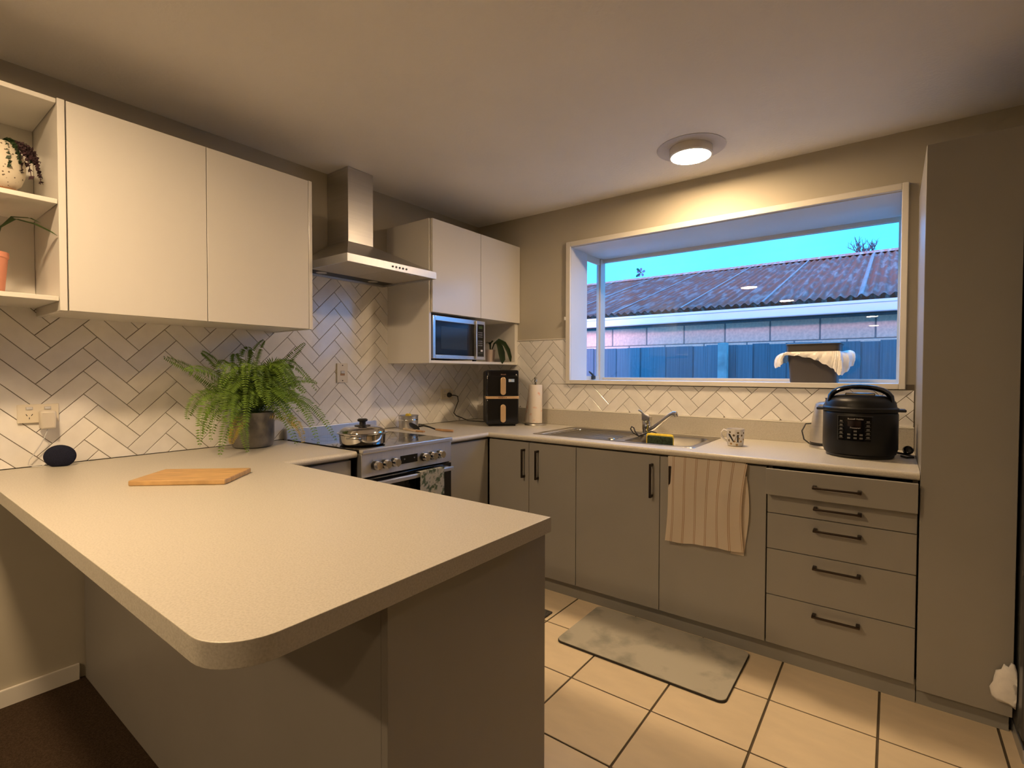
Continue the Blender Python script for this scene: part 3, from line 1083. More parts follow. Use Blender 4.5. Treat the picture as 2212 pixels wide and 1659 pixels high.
for k in range(5):
    obj('button', B(off).lathe([(0, 0), (0.0055, 0), (0.0055, 0.003), (0, 0.003)], (0.5, -1.275 + k * 0.0235, 1.817), 14, Matrix.Rotation(PI / 2, 3, 'Y')), 'black', t)

# ================================================================== COOKER
t = thing('cooker', 'freestanding stainless steel cooker with black glass hob and six knobs', 'cooker', (0.34, -1.3225, 0))
off = t.location
cy0, cy1 = -1.619, -1.027
obj('body', B(off).box(0.03, cy0 + 0.004, 0.02, 0.655, cy1 - 0.004, 0.885), 'black', t)
obj('hob_glass', B(off).box(0.045, cy0 + 0.003, 0.885, 0.668, cy1 - 0.003, 0.8925, bev=0.0015), 'ceran', t)
obj('hob_trim', B(off).box(0.669, cy0, 0.8755, 0.700, cy1, 0.8965, bev=0.004), 'steel_h', t)
obj('backguard', B(off).box(0.014, cy0, 0.885, 0.044, cy1, 0.950, bev=0.003), 'steel_h', t)
obj('control_panel', B(off).box(0.655, cy0, 0.764, 0.690, cy1, 0.8755, bev=0.003), 'steel_h', t)
for y in (-1.542, -1.488, -1.431, -1.236, -1.180, -1.124):
    k = obj('knob', B(off).lathe([(0, 0), (0.022, 0), (0.0235, 0.004), (0.021, 0.016), (0.0, 0.016)], (0.6905, y, 0.815), 28, Matrix.Rotation(PI / 2, 3, 'Y')), 'black_gloss', t)
    b = B(off).lathe([(0, 0.016), (0.0205, 0.016), (0.0195, 0.034), (0.017, 0.037), (0, 0.037)], (0.6905, y, 0.815), 28, Matrix.Rotation(PI / 2, 3, 'Y'))
    obj('knob_cap', b, 'chrome', k)
d = obj('clock_panel', B(off).box(0.6895, -1.390, 0.797, 0.693, -1.277, 0.838, bev=0.001, seg=1), 'black_gloss', t)
for y in (-1.365, -1.30):
    obj('clock_button', B(off).lathe([(0, 0), (0.004, 0), (0.004, 0.002), (0, 0.002)], (0.693, y, 0.82), 12, Matrix.Rotation(PI / 2, 3, 'Y')), 'print_grey', d)
d = obj('oven_door', B(off).box(0.658, cy0 + 0.002, 0.16, 0.692, cy1 - 0.002, 0.758, bev=0.003), 'oven_glass', t)
b = B(off).box(0.722, cy0 + 0.03, 0.724, 0.740, cy1 - 0.03, 0.745, bev=0.004)
for y in (cy0 + 0.05, cy1 - 0.05):
    b.box(0.692, y - 0.012, 0.727, 0.726, y + 0.012, 0.742, bev=0.002)
obj('door_handle', b, 'steel_h', d)
obj('storage_drawer', B(off).box(0.658, cy0 + 0.002, 0.05, 0.69, cy1 - 0.002, 0.153, bev=0.003), 'steel_h', t)
for y in (cy0 + 0.05, cy1 - 0.05):
    obj('foot', B(off).lathe([(0, 0), (0.02, 0), (0.02, 0.02), (0, 0.02)], (0.6, y, 0), 16), 'black', t)
    obj('foot', B(off).lathe([(0, 0), (0.02, 0), (0.02, 0.02), (0, 0.02)], (0.1, y, 0), 16), 'black', t)
for (hx, hy, hr) in ((0.48, -1.47, 0.10), (0.20, -1.47, 0.085), (0.20, -1.18, 0.10), (0.48, -1.18, 0.085)):
    obj('hob_ring', B(off).lathe([(hr - 0.0015, 0.8925), (hr - 0.0015, 0.8928), (hr, 0.8928), (hr, 0.8925)], (hx, hy, 0), 48), 'print_grey', t)

# leaf-print tea towel over the oven handle
b = B((0.735, -1.225, 0.61))


def fold_towel(u, v):
    # v 0..1 goes front bottom -> over handle -> back bottom
    y = -1.310 + u * 0.168
    s = v * 0.30
    wob = 0.004 * math.sin(u * 11) + 0.003 * math.sin(u * 23 + 1)
    if s < 0.145:
        return (0.7475 + wob * (1 - s / 0.145) + 0.002, y - 0.012 * (0.5 - u) * (1 - s / 0.145), 0.610 + s + 0.006 * math.sin(u * 3) * (1 - s / 0.145))
    a = (s - 0.145) / 0.035
    if a < 1:
        return (0.731 + 0.0145 * math.cos(a * PI), y, 0.7495 + 0.006 * math.sin(a * PI)) if False else (0.731 + 0.0175 * math.cos(a * PI), y, 0.7495 + 0.004 * math.sin(a * PI))
    return (0.7135, y, 0.7495 - (s - 0.18))


b.grid(fold_towel, 16, 40, thick=0.003)
tag(obj('tea_towel', b, 'leaf_towel'), 'green and white leaf print tea towel on the oven door handle', 'tea towel')

# ================================================================== SINK AND TAP
t = thing('kitchen_sink', 'stainless steel sink with drainboard and one bowl set in the worktop', 'sink', (1.39, -0.32, BZ))
off = t.location
sx0, sx1, sy0, sy1 = 0.915, 1.872, -0.575, -0.072
bx0, bx1, by0, by1 = 1.475, 1.835, -0.535, -0.155
b = B(off)
zt = BZ + 0.003
# raised rim around, slightly sunk tray, bowl
bm = b.bm
def ringrect(x0, y0, x1, y1, z, r, n=5):
    pts = []
    for (cx, cy, a0) in ((x1 - r, y1 - r, 0), (x0 + r, y1 - r, PI / 2), (x0 + r, y0 + r, PI), (x1 - r, y0 + r, 1.5 * PI)):
        for k in range(n + 1):
            a = a0 + k * PI / 2 / n
            pts.append(bm.verts.new(Vector((cx + r * math.cos(a), cy + r * math.sin(a), z)) - b.off))
    return pts
def bridge(A, D):
    n = len(A)
    for k in range(n):
        j = (k + 1) % n
        bm.faces.new((A[k], A[j], D[j], D[k]))
R0 = ringrect(sx0, sy0, sx1, sy1, BZ + 0.0002, 0.02)
R1 = ringrect(sx0 + 0.003, sy0 + 0.003, sx1 - 0.003, sy1 - 0.003, zt, 0.02)
R2 = ringrect(sx0 + 0.016, sy0 + 0.016, sx1 - 0.016, sy1 - 0.016, zt, 0.02)
bridge(R0, R1)
bridge(R1, R2)
# drainer tray (left) and bowl surround
D0 = ringrect(sx0 + 0.03, sy0 + 0.026, bx0 - 0.025, sy1 - 0.05, zt - 0.003, 0.03)
W0 = ringrect(bx0, by0, bx1, by1, zt - 0.003, 0.05)
f = bm.faces.new(R2)
bmesh.ops.delete(bm, geom=[f], context='FACES_ONLY')
loops = [e for e in bm.edges if e.is_boundary]
es = []
for RR in (R2, D0, W0):
    for k in range(len(RR)):
        a_, c_ = RR[k], RR[(k + 1) % len(RR)]
        e = bm.edges.get((a_, c_)) or bm.edges.new((a_, c_))
        es.append(e)
bmesh.ops.triangle_fill(bm, use_beauty=True, use_dissolve=False, edges=es)
# remove fills inside the drainer and bowl outlines
def inside(fc, x0, y0, x1, y1):
    c = fc.calc_center_median() + b.off
    return x0 < c.x < x1 and y0 < c.y < y1
D1 = ringrect(sx0 + 0.036, sy0 + 0.032, bx0 - 0.031, sy1 - 0.056, zt - 0.009, 0.03)
W1 = ringrect(bx0 + 0.006, by0 + 0.006, bx1 - 0.006, by1 - 0.006, zt - 0.012, 0.05)
W2 = ringrect(bx0 + 0.02, by0 + 0.02, bx1 - 0.02, by1 - 0.02, BZ - 0.10, 0.05)
W3 = ringrect(bx0 + 0.05, by0 + 0.05, bx1 - 0.05, by1 - 0.05, BZ - 0.112, 0.05)
bad = [fc for fc in bm.faces if len(fc.verts) == 3 and all(v in set(D0) for v in fc.verts)]
bad += [fc for fc in bm.faces if len(fc.verts) == 3 and all(v in set(W0) for v in fc.verts)]
bmesh.ops.delete(bm, geom=list(set(bad)), context='FACES_ONLY')
bridge(D0, D1)
bm.faces.new(D1)
bridge(W0, W1)
bridge(W1, W2)
bridge(W2, W3)
bm.faces.new(W3)
bmesh.ops.recalc_face_normals(bm, faces=list(bm.faces))
obj('basin', b, 'sink', t, smooth=30)
b = B(off)
for k in range(7):
    y = -0.47 + k * 0.055
    b.box(0.99, y - 0.006, zt - 0.0088, 1.40, y + 0.006, zt - 0.0065, bev=0.002)
obj('drain_ribs', b, 'sink', t)
obj('overflow_plug', B(off).lathe([(0, 0.012), (0.016, 0.012), (0.02, 0.009), (0.02, 0), (0, 0)], (1.40, -0.50, zt - 0.009), 24), 'chrome', t)
obj('tap_hole_cap', B(off).lathe([(0, 0.004), (0.018, 0.004), (0.021, 0), (0, 0)], (1.0, -0.145, zt - 0.009), 24), 'chrome', t)
obj('waste', B(off).lathe([(0, 0.003), (0.03, 0.003), (0.042, 0), (0, -0.002)], (1.655, -0.345, BZ - 0.111), 24), 'chrome', t)

t = thing('mixer_tap', 'chrome single lever mixer tap with angled spout beside the sink bowl', 'tap', (1.497, -0.238, zt))
t.scale = (1.12, 1.12, 1.08)
obj('tap_body', B().lathe([(0, 0), (0.027, 0), (0.027, 0.008), (0.022, 0.014), (0.0215, 0.03), (0.0235, 0.034), (0.0235, 0.075), (0.0225, 0.08), (0, 0.08)], ZERO, 28), 'chrome', t)
b = B().prism([(-0.0225, 0.08), (0.0225, 0.08), (0.0225, 0.100), (-0.004, 0.112), (-0.0225, 0.128)], 'y', -0.018, 0.018, bev=0.004)
obj('lever_cap', b, 'chrome', t)
b = B().tube([(-0.022, 0, 0.118), (-0.034, 0.0, 0.127), (-0.046, 0.002, 0.132)], [0.006, 0.005, 0.004], 8)
obj('lever', b, 'chrome', t)
b = B().tube([(0.012, -0.004, 0.028), (0.045, -0.012, 0.045), (0.095, -0.025, 0.088), (0.135, -0.036, 0.119), (0.155, -0.041, 0.128), (0.168, -0.044, 0.126)],
             [0.014, 0.0125, 0.010, 0.010, 0.012, 0.0125], 12)
b.tube([(0.166, -0.044, 0.127), (0.170, -0.045, 0.112)], 0.011, 12)
obj('spout', b, 'chrome', t)

t = thing('dish_brush', 'black wire dish brush looped against the foot of the tap', 'brush', (1.500, -0.335, zt - 0.002))
b = B().tube([(-0.01, 0, 0.006), (-0.045, 0.006, 0.020), (-0.065, 0.01, 0.042), (-0.058, 0.01, 0.056), (-0.044, 0.008, 0.050), (-0.034, 0.004, 0.030), (-0.012, 0, 0.008)], 0.0038, 8)
obj('loop_handle', b, 'black', t)
b = B().tube([(-0.01, 0, 0.006), (0.03, -0.006, 0.022), (0.07, -0.014, 0.040), (0.10, -0.02, 0.034), (0.125, -0.03, 0.012)], 0.0035, 8)
obj('neck', b, 'black', t)

t = thing('scrub_sponge', 'yellow sponge with dark green scourer standing in the sink bowl', 'sponge', (1.640, -0.42, BZ - 0.1105))
b = B().box(-0.075, -0.005, 0, 0.075, 0.025, 0.150, bev=0.0145, seg=4)
obj('foam', b, 'sponge_y', t)
b = B().box(-0.060, -0.022, 0.002, 0.078, -0.0055, 0.140, bev=0.008, seg=3)
obj('scourer', b, 'sponge_g', t)
#PART3

# ================================================================== WALL PLATES
def socket_plate(y0, y1, z0, z1, label, double=True):
    t = thing('power_outlet', label, 'power outlet', (0.008, (y0 + y1) / 2, (z0 + z1) / 2))
    off = t.location
    obj('plate', B(off).box(0.0075, y0, z0, 0.017, y1, z1, bev=0.002), 'plastic_white', t)
    n = 2 if double else 1
    for k in range(n):
        yc = y0 + (y1 - y0) * (0.28 + 0.44 * k if double else 0.5)
        zc = (z0 + z1) / 2 - 0.008
        b = B(off)
        for dy, rot in ((-0.0075, 0.5), (0.0075, -0.5)):
            q = Matrix.Rotation(rot, 3, 'X')
            pts = [q @ Vector((0, sy * 0.0011, sz * 0.004)) for sy, sz in ((-1, -1), (1, -1), (1, 1), (-1, 1))]
            b.prism([(yc + dy + p.y, zc + 0.003 + p.z) for p in pts], 'x', 0.0168, 0.0175)
        b.box(0.0168, yc - 0.0011, zc - 0.013, 0.0175, yc + 0.0011, zc - 0.006)
        obj('pin_slots', b, 'black', t, smooth=0)
        s = obj('rocker_switch', B(off).box(0.0165, yc - 0.009, z1 - 0.020, 0.0205, yc + 0.009, z1 - 0.011, bev=0.0015), 'trimwhite', t)
        obj('recess', B(off).box(0.0168, yc - 0.011, z1 - 0.022, 0.0174, yc + 0.011, z1 - 0.009), 'adaptor', t)
    return t


socket_plate(-2.657, -2.538, 1.057, 1.128, 'cream double power outlet on the tiles above the speaker')
socket_plate(-0.426, -0.308, 1.060, 1.133, 'cream double power outlet on the shaded tiles left of the air fryer')
t = thing('cooker_switch', 'cream vertical wall switch on the tiles above the cooker', 'switch', (0.008, -1.2545, 1.249))
off = t.location
obj('plate', B(off).box(0.0075, -1.291, 1.192, 0.018, -1.218, 1.306, bev=0.002), 'plastic_white', t)
obj('rocker', B(off).box(0.0175, -1.268, 1.246, 0.024, -1.242, 1.262, bev=0.002), 'trimwhite', t)
obj('rocker_recess', B(off).box(0.0176, -1.270, 1.234, 0.0186, -1.240, 1.2455), 'wood_handle', t)
for z in (1.204, 1.294):
    obj('screw', B(off).lathe([(0, 0), (0.0035, 0), (0.0035, 0.001), (0, 0.001)], (0.018, -1.2545, z), 12, Matrix.Rotation(PI / 2, 3, 'Y')), 'bronze', t)

# grey plug pack and cord of the speaker
t = thing('smart_speaker', 'navy knit round smart speaker with a white cord on the peninsula', 'speaker', (0.072, -2.548, BZ), math.radians(-32))
m_ = Matrix.Rotation(PI / 2, 3, 'X')
b = B().lathe([(0, -0.022), (0.020, -0.0218), (0.038, -0.018), (0.048, -0.010), (0.0505, 0.0), (0.048, 0.010), (0.038, 0.018), (0.020, 0.0218), (0, 0.022)],
              (0, 0, 0.0385), 40, Matrix.Scale(0.86, 3, Vector((0, 0, 1))) @ Matrix.Rotation(math.radians(-12), 3, 'X') @ Matrix.Rotation(PI / 2, 3, 'X') if False else Matrix.Rotation(PI / 2, 3, 'X'))
for v in b.bm.verts:
    v.co.z = 0.0385 + (v.co.z - 0.0385) * 0.87
    v.co.z = max(v.co.z, 0.0005)
q = Matrix.Rotation(math.radians(90 - 0), 3, 'Z')
for v in b.bm.verts:
    v.co = q @ v.co
obj('fabric_body', b, 'navy', t)
inv = t.matrix_basis.inverted()
R_ = Matrix.Rotation(-math.radians(-32), 3, 'Z')
def loc_(p):
    return R_ @ (Vector(p) - Vector((0.072, -2.548, BZ)))
pts = [(0.045, -2.577, 1.032), (0.045, -2.585, 1.005), (0.04, -2.597, 0.975), (0.032, -2.612, 0.945), (0.028, -2.628, 0.918), (0.03, -2.632, 0.900), (0.035, -2.618, 0.8925), (0.045, -2.595, 0.8925), (0.055, -2.578, 0.905)]
obj('cord', B().tube([loc_(p) for p in pts], 0.0018, 6), 'trimwhite', t)
b = B()
b.box(0.0205, -2.599, 1.034, 0.058, -2.553, 1.102, bev=0.006)
for v in b.bm.verts:
    v.co = loc_(v.co)
obj('plug_pack', b, 'adaptor', t)

# ================================================================== CUTTING BOARD
t = thing('cutting_board', 'oiled wooden cutting board with a steel strip lying on the peninsula', 'cutting board', (0.738, -2.335, BZ), math.radians(42))
# local axes: x along the long edge
b = B().box(-0.148, -0.10, 0.0, 0.148, 0.10, 0.018, bev=0.004)
obj('board', b, 'wood', t)
b = B().box(-0.152, -0.045, 0.006, -0.147, 0.045, 0.014, bev=0.002)
obj('metal_strip', b, 'steel_h', t)

# ================================================================== FERN
t = thing('potted_fern', 'bushy green fern in a mottled grey concrete pot by the tiles', 'fern', (0.135, -1.842, BZ))
off = Vector(t.location)
obj('pot', B(off).lathe([(0, 0), (0.078, 0), (0.088, 0.006), (0.095, 0.03), (0.0965, 0.165), (0.094, 0.170), (0.088, 0.170), (0.086, 0.15), (0, 0.148)], off, 40), 'pot_concrete', t)
obj('soil', B(off).lathe([(0.086, 0.150), (0.05, 0.158), (0, 0.160)], off, 24), 'soil', t)
FR = [
    ((0.130, -1.864, 1.059), (0.160, -2.052, 1.218), (0.220, -2.248, 1.315)),
    ((0.130, -1.864, 1.059), (0.120, -1.975, 1.261), (0.100, -2.059, 1.347)),
    ((0.130, -1.853, 1.058), (0.140, -1.910, 1.261), (0.160, -1.933, 1.337)),
    ((0.130, -1.842, 1.057), (0.130, -1.840, 1.284), (0.140, -1.784, 1.413)),
    ((0.130, -1.831, 1.057), (0.140, -1.717, 1.250), (0.180, -1.588, 1.408)),
    ((0.130, -1.819, 1.056), (0.160, -1.679, 1.203), (0.200, -1.530, 1.194)),
    ((0.130, -1.819, 1.056), (0.200, -1.726, 1.204), (0.260, -1.632, 1.145)),
    ((0.140, -1.813, 1.056), (0.240, -1.651, 1.122), (0.380, -1.538, 0.900)),
    ((0.140, -1.813, 1.056), (0.280, -1.723, 1.148), (0.440, -1.675, 0.900)),
    ((0.150, -1.818, 1.045), (0.260, -1.783, 1.082), (0.360, -1.742, 0.900)),
    ((0.140, -1.869, 1.059), (0.220, -2.076, 1.158), (0.300, -2.191, 1.052)),
    ((0.140, -1.869, 1.059), (0.280, -2.082, 1.140), (0.360, -2.167, 0.945)),
    ((0.150, -1.851, 1.059), (0.320, -2.004, 1.117), (0.400, -2.108, 0.899)),
    ((0.150, -1.852, 1.048), (0.330, -1.979, 1.055), (0.400, -1.991, 0.899)),
    ((0.140, -1.858, 1.059), (0.260, -2.016, 1.157), (0.360, -2.126, 0.960)),
    ((0.130, -1.842, 1.057), (0.200, -2.029, 1.240), (0.280, -2.189, 1.259)),
    ((0.140, -1.847, 1.058), (0.240, -1.946, 1.218), (0.340, -2.089, 1.063)),
    ((0.140, -1.835, 1.057), (0.220, -1.851, 1.195), (0.330, -1.820, 1.066)),
    ((0.140, -1.835, 1.057), (0.260, -1.838, 1.173), (0.380, -1.734, 0.974)),
    ((0.130, -1.842, 1.057), (0.120, -1.868, 1.306), (0.110, -1.829, 1.364)),
    ((0.130, -1.853, 1.058), (0.100, -1.946, 1.173), (0.080, -2.069, 1.133)),
    ((0.140, -1.847, 1.058), (0.260, -1.914, 1.175), (0.380, -1.993, 0.998)),
    ((0.130, -1.853, 1.058), (0.170, -1.955, 1.282), (0.220, -2.037, 1.260)),
    ((0.140, -1.835, 1.057), (0.100, -1.721, 1.144), (0.080, -1.584, 1.089)),
    ((0.140, -1.847, 1.058), (0.300, -2.014, 1.158), (0.400, -2.060, 0.966)),
    ((0.140, -1.858, 1.059), (0.200, -2.010, 1.113), (0.250, -2.109, 0.979)),
]
rng = random.Random(11)
for k in range(40):
    a = rng.uniform(0, 2 * PI)
    if math.cos(a) < -0.25:
        a = PI - a
    L = rng.uniform(0.14, 0.24)
    hgt = rng.uniform(0.02, 0.2)
    d = Vector((abs(math.cos(a)) * 0.8 + 0.1, math.sin(a), 0))
    p0 = Vector((0.135, -1.842, 1.05)) + d * 0.02
    p1 = p0 + d * L * 0.5 + Vector((0, 0, hgt + 0.05))
    p2 = p0 + d * L * rng.uniform(0.9, 1.25) + Vector((0, 0, hgt - rng.uniform(0.0, 0.14)))
    FR.append((tuple(p0), tuple(p1), tuple(p2)))


def frond(pts, seed, m):
    r = random.Random(seed)
    p0, p1, p2 = (Vector(p) for p in pts)
    c = p1 * 2 - (p0 + p2) / 2
    L = (p1 - p0).length + (p2 - p1).length
    n = max(16, int(L / 0.0090))
    b = B(off)
    path = []
    for i in range(n + 1):
        s = i / n
        p = p0 * (1 - s) ** 2 + c * 2 * s * (1 - s) + p2 * s * s
        p.x = max(p.x, 0.030)
        p.z = max(p.z, BZ + 0.006)
        path.append(p)
    rr = [0.0016 * (1 - 0.7 * i / n) for i in range(n + 1)]
    b.tube(path, rr, 5)
    wmax = min(0.040, 0.021 + L * 0.06) * r.uniform(0.9, 1.1)
    upv = Vector((r.uniform(0.5, 1.1), r.uniform(-0.3, 0.1), r.uniform(0.5, 1.0))).normalized()
    for i in range(2, n):
        s = i / n
        tan = (path[min(i + 1, n)] - path[i - 1]).normalized()
        side = tan.cross(upv)
        if side.length < 0.2:
            side = Vector((0.3, 1, 0)).cross(tan)
        side.normalize()
        nrm = side.cross(tan).normalized()
        prof = min(1.0, (s - 0.04) / 0.22) ** 0.6 if s > 0.05 else 0.1
        prof *= (1 - s) ** 0.42 if s > 0.35 else (0.65 ** 0.42 + 0.0)
        ln = wmax * max(prof, 0.12) * 1.25
        for sg in (-1, 1):
            if r.random() < 0.05:
                continue
            d = (side * sg * 1.0 + tan * 0.22 + nrm * (0.12 * r.uniform(-1, 1) - 0.05)).normalized()
            w_ = 0.0030 + 0.0008 * r.random()
            q0 = path[i]
            q1 = q0 + d * ln * 0.5 + tan * w_ - nrm * ln * 0.05
            q2 = q0 + d * ln * 0.5 - tan * w_ - nrm * ln * 0.05
            q3 = q0 + d * ln * r.uniform(0.92, 1.08) - nrm * ln * 0.2
            vs = []
            for q in (q0, q2, q3, q1):
                q = q.copy()
                q.x = max(q.x, 0.012)
                q.z = max(q.z, BZ + 0.0015)
                vs.append(b.bm.verts.new(q - off))
            b.bm.faces.new(vs)
    return obj('frond', b, m, t, smooth=0)


for i, f in enumerate(FR):
    frond(f, i, 'fern')
frond(((0.15, -1.87, 1.04), (0.30, -1.99, 1.02), (0.33, -2.03, 0.935)), 91, 'fern_dry')
frond(((0.15, -1.83, 1.04), (0.30, -1.74, 1.03), (0.345, -1.70, 0.905)), 92, 'fern_dry')

# ================================================================== POTS AND UTENSILS ON THE COOKER SIDE
t = thing('lidded_pan', 'wide stainless steel pan with a knobbed lid on the hob', 'pan', (0.505, -1.475, 0.8932))
obj('pan_body', B().lathe([(0, 0), (0.100, 0), (0.110, 0.006), (0.113, 0.05), (0.117, 0.053), (0.117, 0.056), (0.111, 0.056), (0.108, 0.01), (0, 0.006)], ZERO, 48), 'chrome', t)
l_ = obj('lid', B().lathe([(0.1225, 0.0565), (0.1235, 0.059), (0.112, 0.062), (0.107, 0.073), (0.090, 0.084), (0.05, 0.090), (0, 0.092)], ZERO, 48), 'chrome', t)
obj('lid_knob', B().lathe([(0, 0.090), (0.038, 0.0905), (0.040, 0.094), (0.016, 0.097), (0.015, 0.110), (0.024, 0.115), (0.026, 0.122), (0.020, 0.127), (0, 0.128)], ZERO, 32), 'black', l_)
ang = math.atan2(-0.5, 0.7)
for a in (ang - 0.35, ang - 0.35 + PI):
    d = Vector((math.cos(a), math.sin(a), 0))
    s = Vector((-math.sin(a), math.cos(a), 0))
    b = B().tube([d * 0.112 + s * 0.032 + Vector((0, 0, 0.040)), d * 0.138 + s * 0.030 + Vector((0, 0, 0.043)), d * 0.145 + Vector((0, 0, 0.044)),
                  d * 0.138 - s * 0.030 + Vector((0, 0, 0.043)), d * 0.112 - s * 0.032 + Vector((0, 0, 0.040))], 0.0045, 8)
    obj('side_handle', b, 'chrome', t)

t = thing('small_saucepan', 'small steel canister pot with a yellow scoop inside beside the cooker', 'pot', (0.125, -0.838, BZ))
obj('pot_body', B().lathe([(0, 0), (0.056, 0), (0.060, 0.004), (0.063, 0.082), (0.067, 0.085), (0.067, 0.088), (0.060, 0.087), (0.057, 0.006), (0, 0.006)], ZERO, 40), 'steel', t)
obj('band', B().lathe([(0.0618, 0.056), (0.0636, 0.058), (0.0636, 0.062), (0.0622, 0.064)], ZERO, 40), 'chrome', t)
b = B().box(-0.020, -0.012, 0.008, 0.020, 0.012, 0.098, bev=0.008)
obj('yellow_scoop', b, 'sponge_y', t)

t = thing('serving_spoon', 'black nylon spoon with a wooden handle lying beside the cooker', 'spoon', (0.35, -0.86, BZ), 0)
off = Vector(t.location)
b = B(off).tube([(0.500, -0.812, 0.8975), (0.44, -0.832, 0.8985), (0.385, -0.848, 0.902)], [0.008, 0.008, 0.006], 10)
obj('handle', b, 'wood_handle', t)
b = B(off).tube([(0.387, -0.8475, 0.902), (0.34, -0.855, 0.914), (0.30, -0.866, 0.922), (0.27, -0.880, 0.921)], [0.005, 0.005, 0.006, 0.012], 10)
b.lathe([(0, -0.004), (0.02, -0.003), (0.027, 0.0), (0.029, 0.003), (0.026, 0.002), (0.018, 0.0005), (0, 0)], (0.245, -0.897, 0.9125), 24, Matrix.Rotation(0.5, 3, 'Y') @ Matrix.Scale(1.5, 3, Vector((1, 0, 0))))
obj('spoon_head', b, 'black', t)

t = thing('wooden_spatula', 'pale flat wooden spatula with a reddish tip under the black spoon', 'spatula', (0.27, -0.90, BZ))
off = Vector(t.location)
b = B(off).prism([(0.150, -0.905), (0.158, -0.880), (0.300, -0.905), (0.295, -0.930)], 'z', BZ + 0.0005, BZ + 0.011, bev=0.002)
obj('blade', b, 'wood_pale', t)
b = B(off).prism([(0.296, -0.930), (0.302, -0.905), (0.362, -0.914), (0.360, -0.930)], 'z', BZ + 0.0005, BZ + 0.010, bev=0.002)
obj('handle', b, 'wood_handle', t)

# ================================================================== MICROWAVE AND PLANT IN THE NICHE
t = thing('microwave', 'silver microwave with dark window standing in the cabinet niche', 'microwave', (0.2, -0.623, 1.3285))
off = Vector(t.location)
my0, my1, mz0, mz1 = -0.871, -0.375, 1.340, 1.605
obj('case', B(off).box(0.055, my0 + 0.004, mz0, 0.362, my1 - 0.004, mz1, bev=0.004), 'steel', t)
for y in (my0 + 0.05, my1 - 0.05):
    for x in (0.09, 0.33):
        obj('foot', B(off).lathe([(0, 0), (0.014, 0), (0.014, 0.012), (0, 0.012)], (x, y, 1.3285), 14), 'black', t)
ds = -0.469
d = thing_door = None
b = B(off)
fr = 0.030
b.box(0.362, my0, mz0, 0.386, my0 + fr * 0.75, mz1, bev=0.002).box(0.362, ds - fr * 0.45, mz0, 0.386, ds, mz1, bev=0.002)
b.box(0.362, my0 + fr * 0.75, mz1 - fr, 0.386, ds - fr * 0.45, mz1, bev=0.002).box(0.362, my0 + fr * 0.75, mz0, 0.386, ds - fr * 0.45, mz0 + fr * 0.8, bev=0.002)
d = obj('door', b, 'silver', t)
obj('door_glass', B(off).box(0.364, my0 + 0.02, mz0 + 0.02, 0.380, ds - 0.010, mz1 - 0.026), 'black_gloss', d, smooth=0)
obj('door_window', B(off).box(0.378, my0 + 0.075, mz0 + 0.062, 0.3808, ds - 0.085, mz1 - 0.062), 'mw_glass', d, smooth=0)
obj('door_handle', B(off).box(0.386, ds - 0.014, mz0 + 0.004, 0.400, ds - 0.001, mz1 - 0.004, bev=0.004), 'silver', d)
p = obj('control_panel', B(off).box(0.362, ds + 0.002, mz0, 0.386, my1, mz1, bev=0.002), 'silver', t)
obj('panel_face', B(off).box(0.3855, ds + 0.012, mz0 + 0.022, 0.3868, my1 - 0.014, mz1 - 0.024), 'black_gloss', p, smooth=0)
obj('display', B(off).box(0.3866, ds + 0.026, mz1 - 0.055, 0.3874, my1 - 0.030, mz1 - 0.036), 'lcd', p, smooth=0)
RX = Matrix.Rotation(PI / 2, 4, 'Z') @ Matrix.Rotation(PI / 2, 4, 'X')
for r_ in range(7):
    for c_ in range(3):
        if r_ == 3:
            continue
        y = ds + 0.026 + c_ * 0.0155
        z = mz1 - 0.080 - r_ * 0.0145
        obj('key', B(off).box(0.3866, y - 0.0055, z - 0.004, 0.3874, y + 0.0055, z + 0.004), 'print_grey', p, smooth=0)
obj('start_key', B(off).box(0.3866, ds + 0.046, mz0 + 0.056, 0.3876, ds + 0.066, mz0 + 0.069), 'print_white', p, smooth=0)
obj('key_caption', B(off).box(0.3866, ds + 0.018, mz0 + 0.046, 0.3872, ds + 0.066, mz0 + 0.048), 'print_grey', p, smooth=0)


def blade_leaf(b, pts, widths, nrm, fold=0.15):
    pts = [Vector(p) for p in pts]
    n = len(pts)
    rows = []
    for i, p in enumerate(pts):
        tan = (pts[min(i + 1, n - 1)] - pts[max(i - 1, 0)]).normalized()
        s = tan.cross(Vector(nrm)).normalized()
        nn = s.cross(tan)
        w_ = widths[i]
        rows.append([b.bm.verts.new(p + s * w_ * k + nn * (abs(k) * w_ * fold) - b.off) for k in (-1, -0.5, 0, 0.5, 1)])
    fs = []
    for A, D in zip(rows, rows[1:]):
        for k in range(4):
            fs.append(b.bm.faces.new((A[k], A[k + 1], D[k + 1], D[k])))
    bmesh.ops.solidify(b.bm, geom=fs, thickness=0.0008)


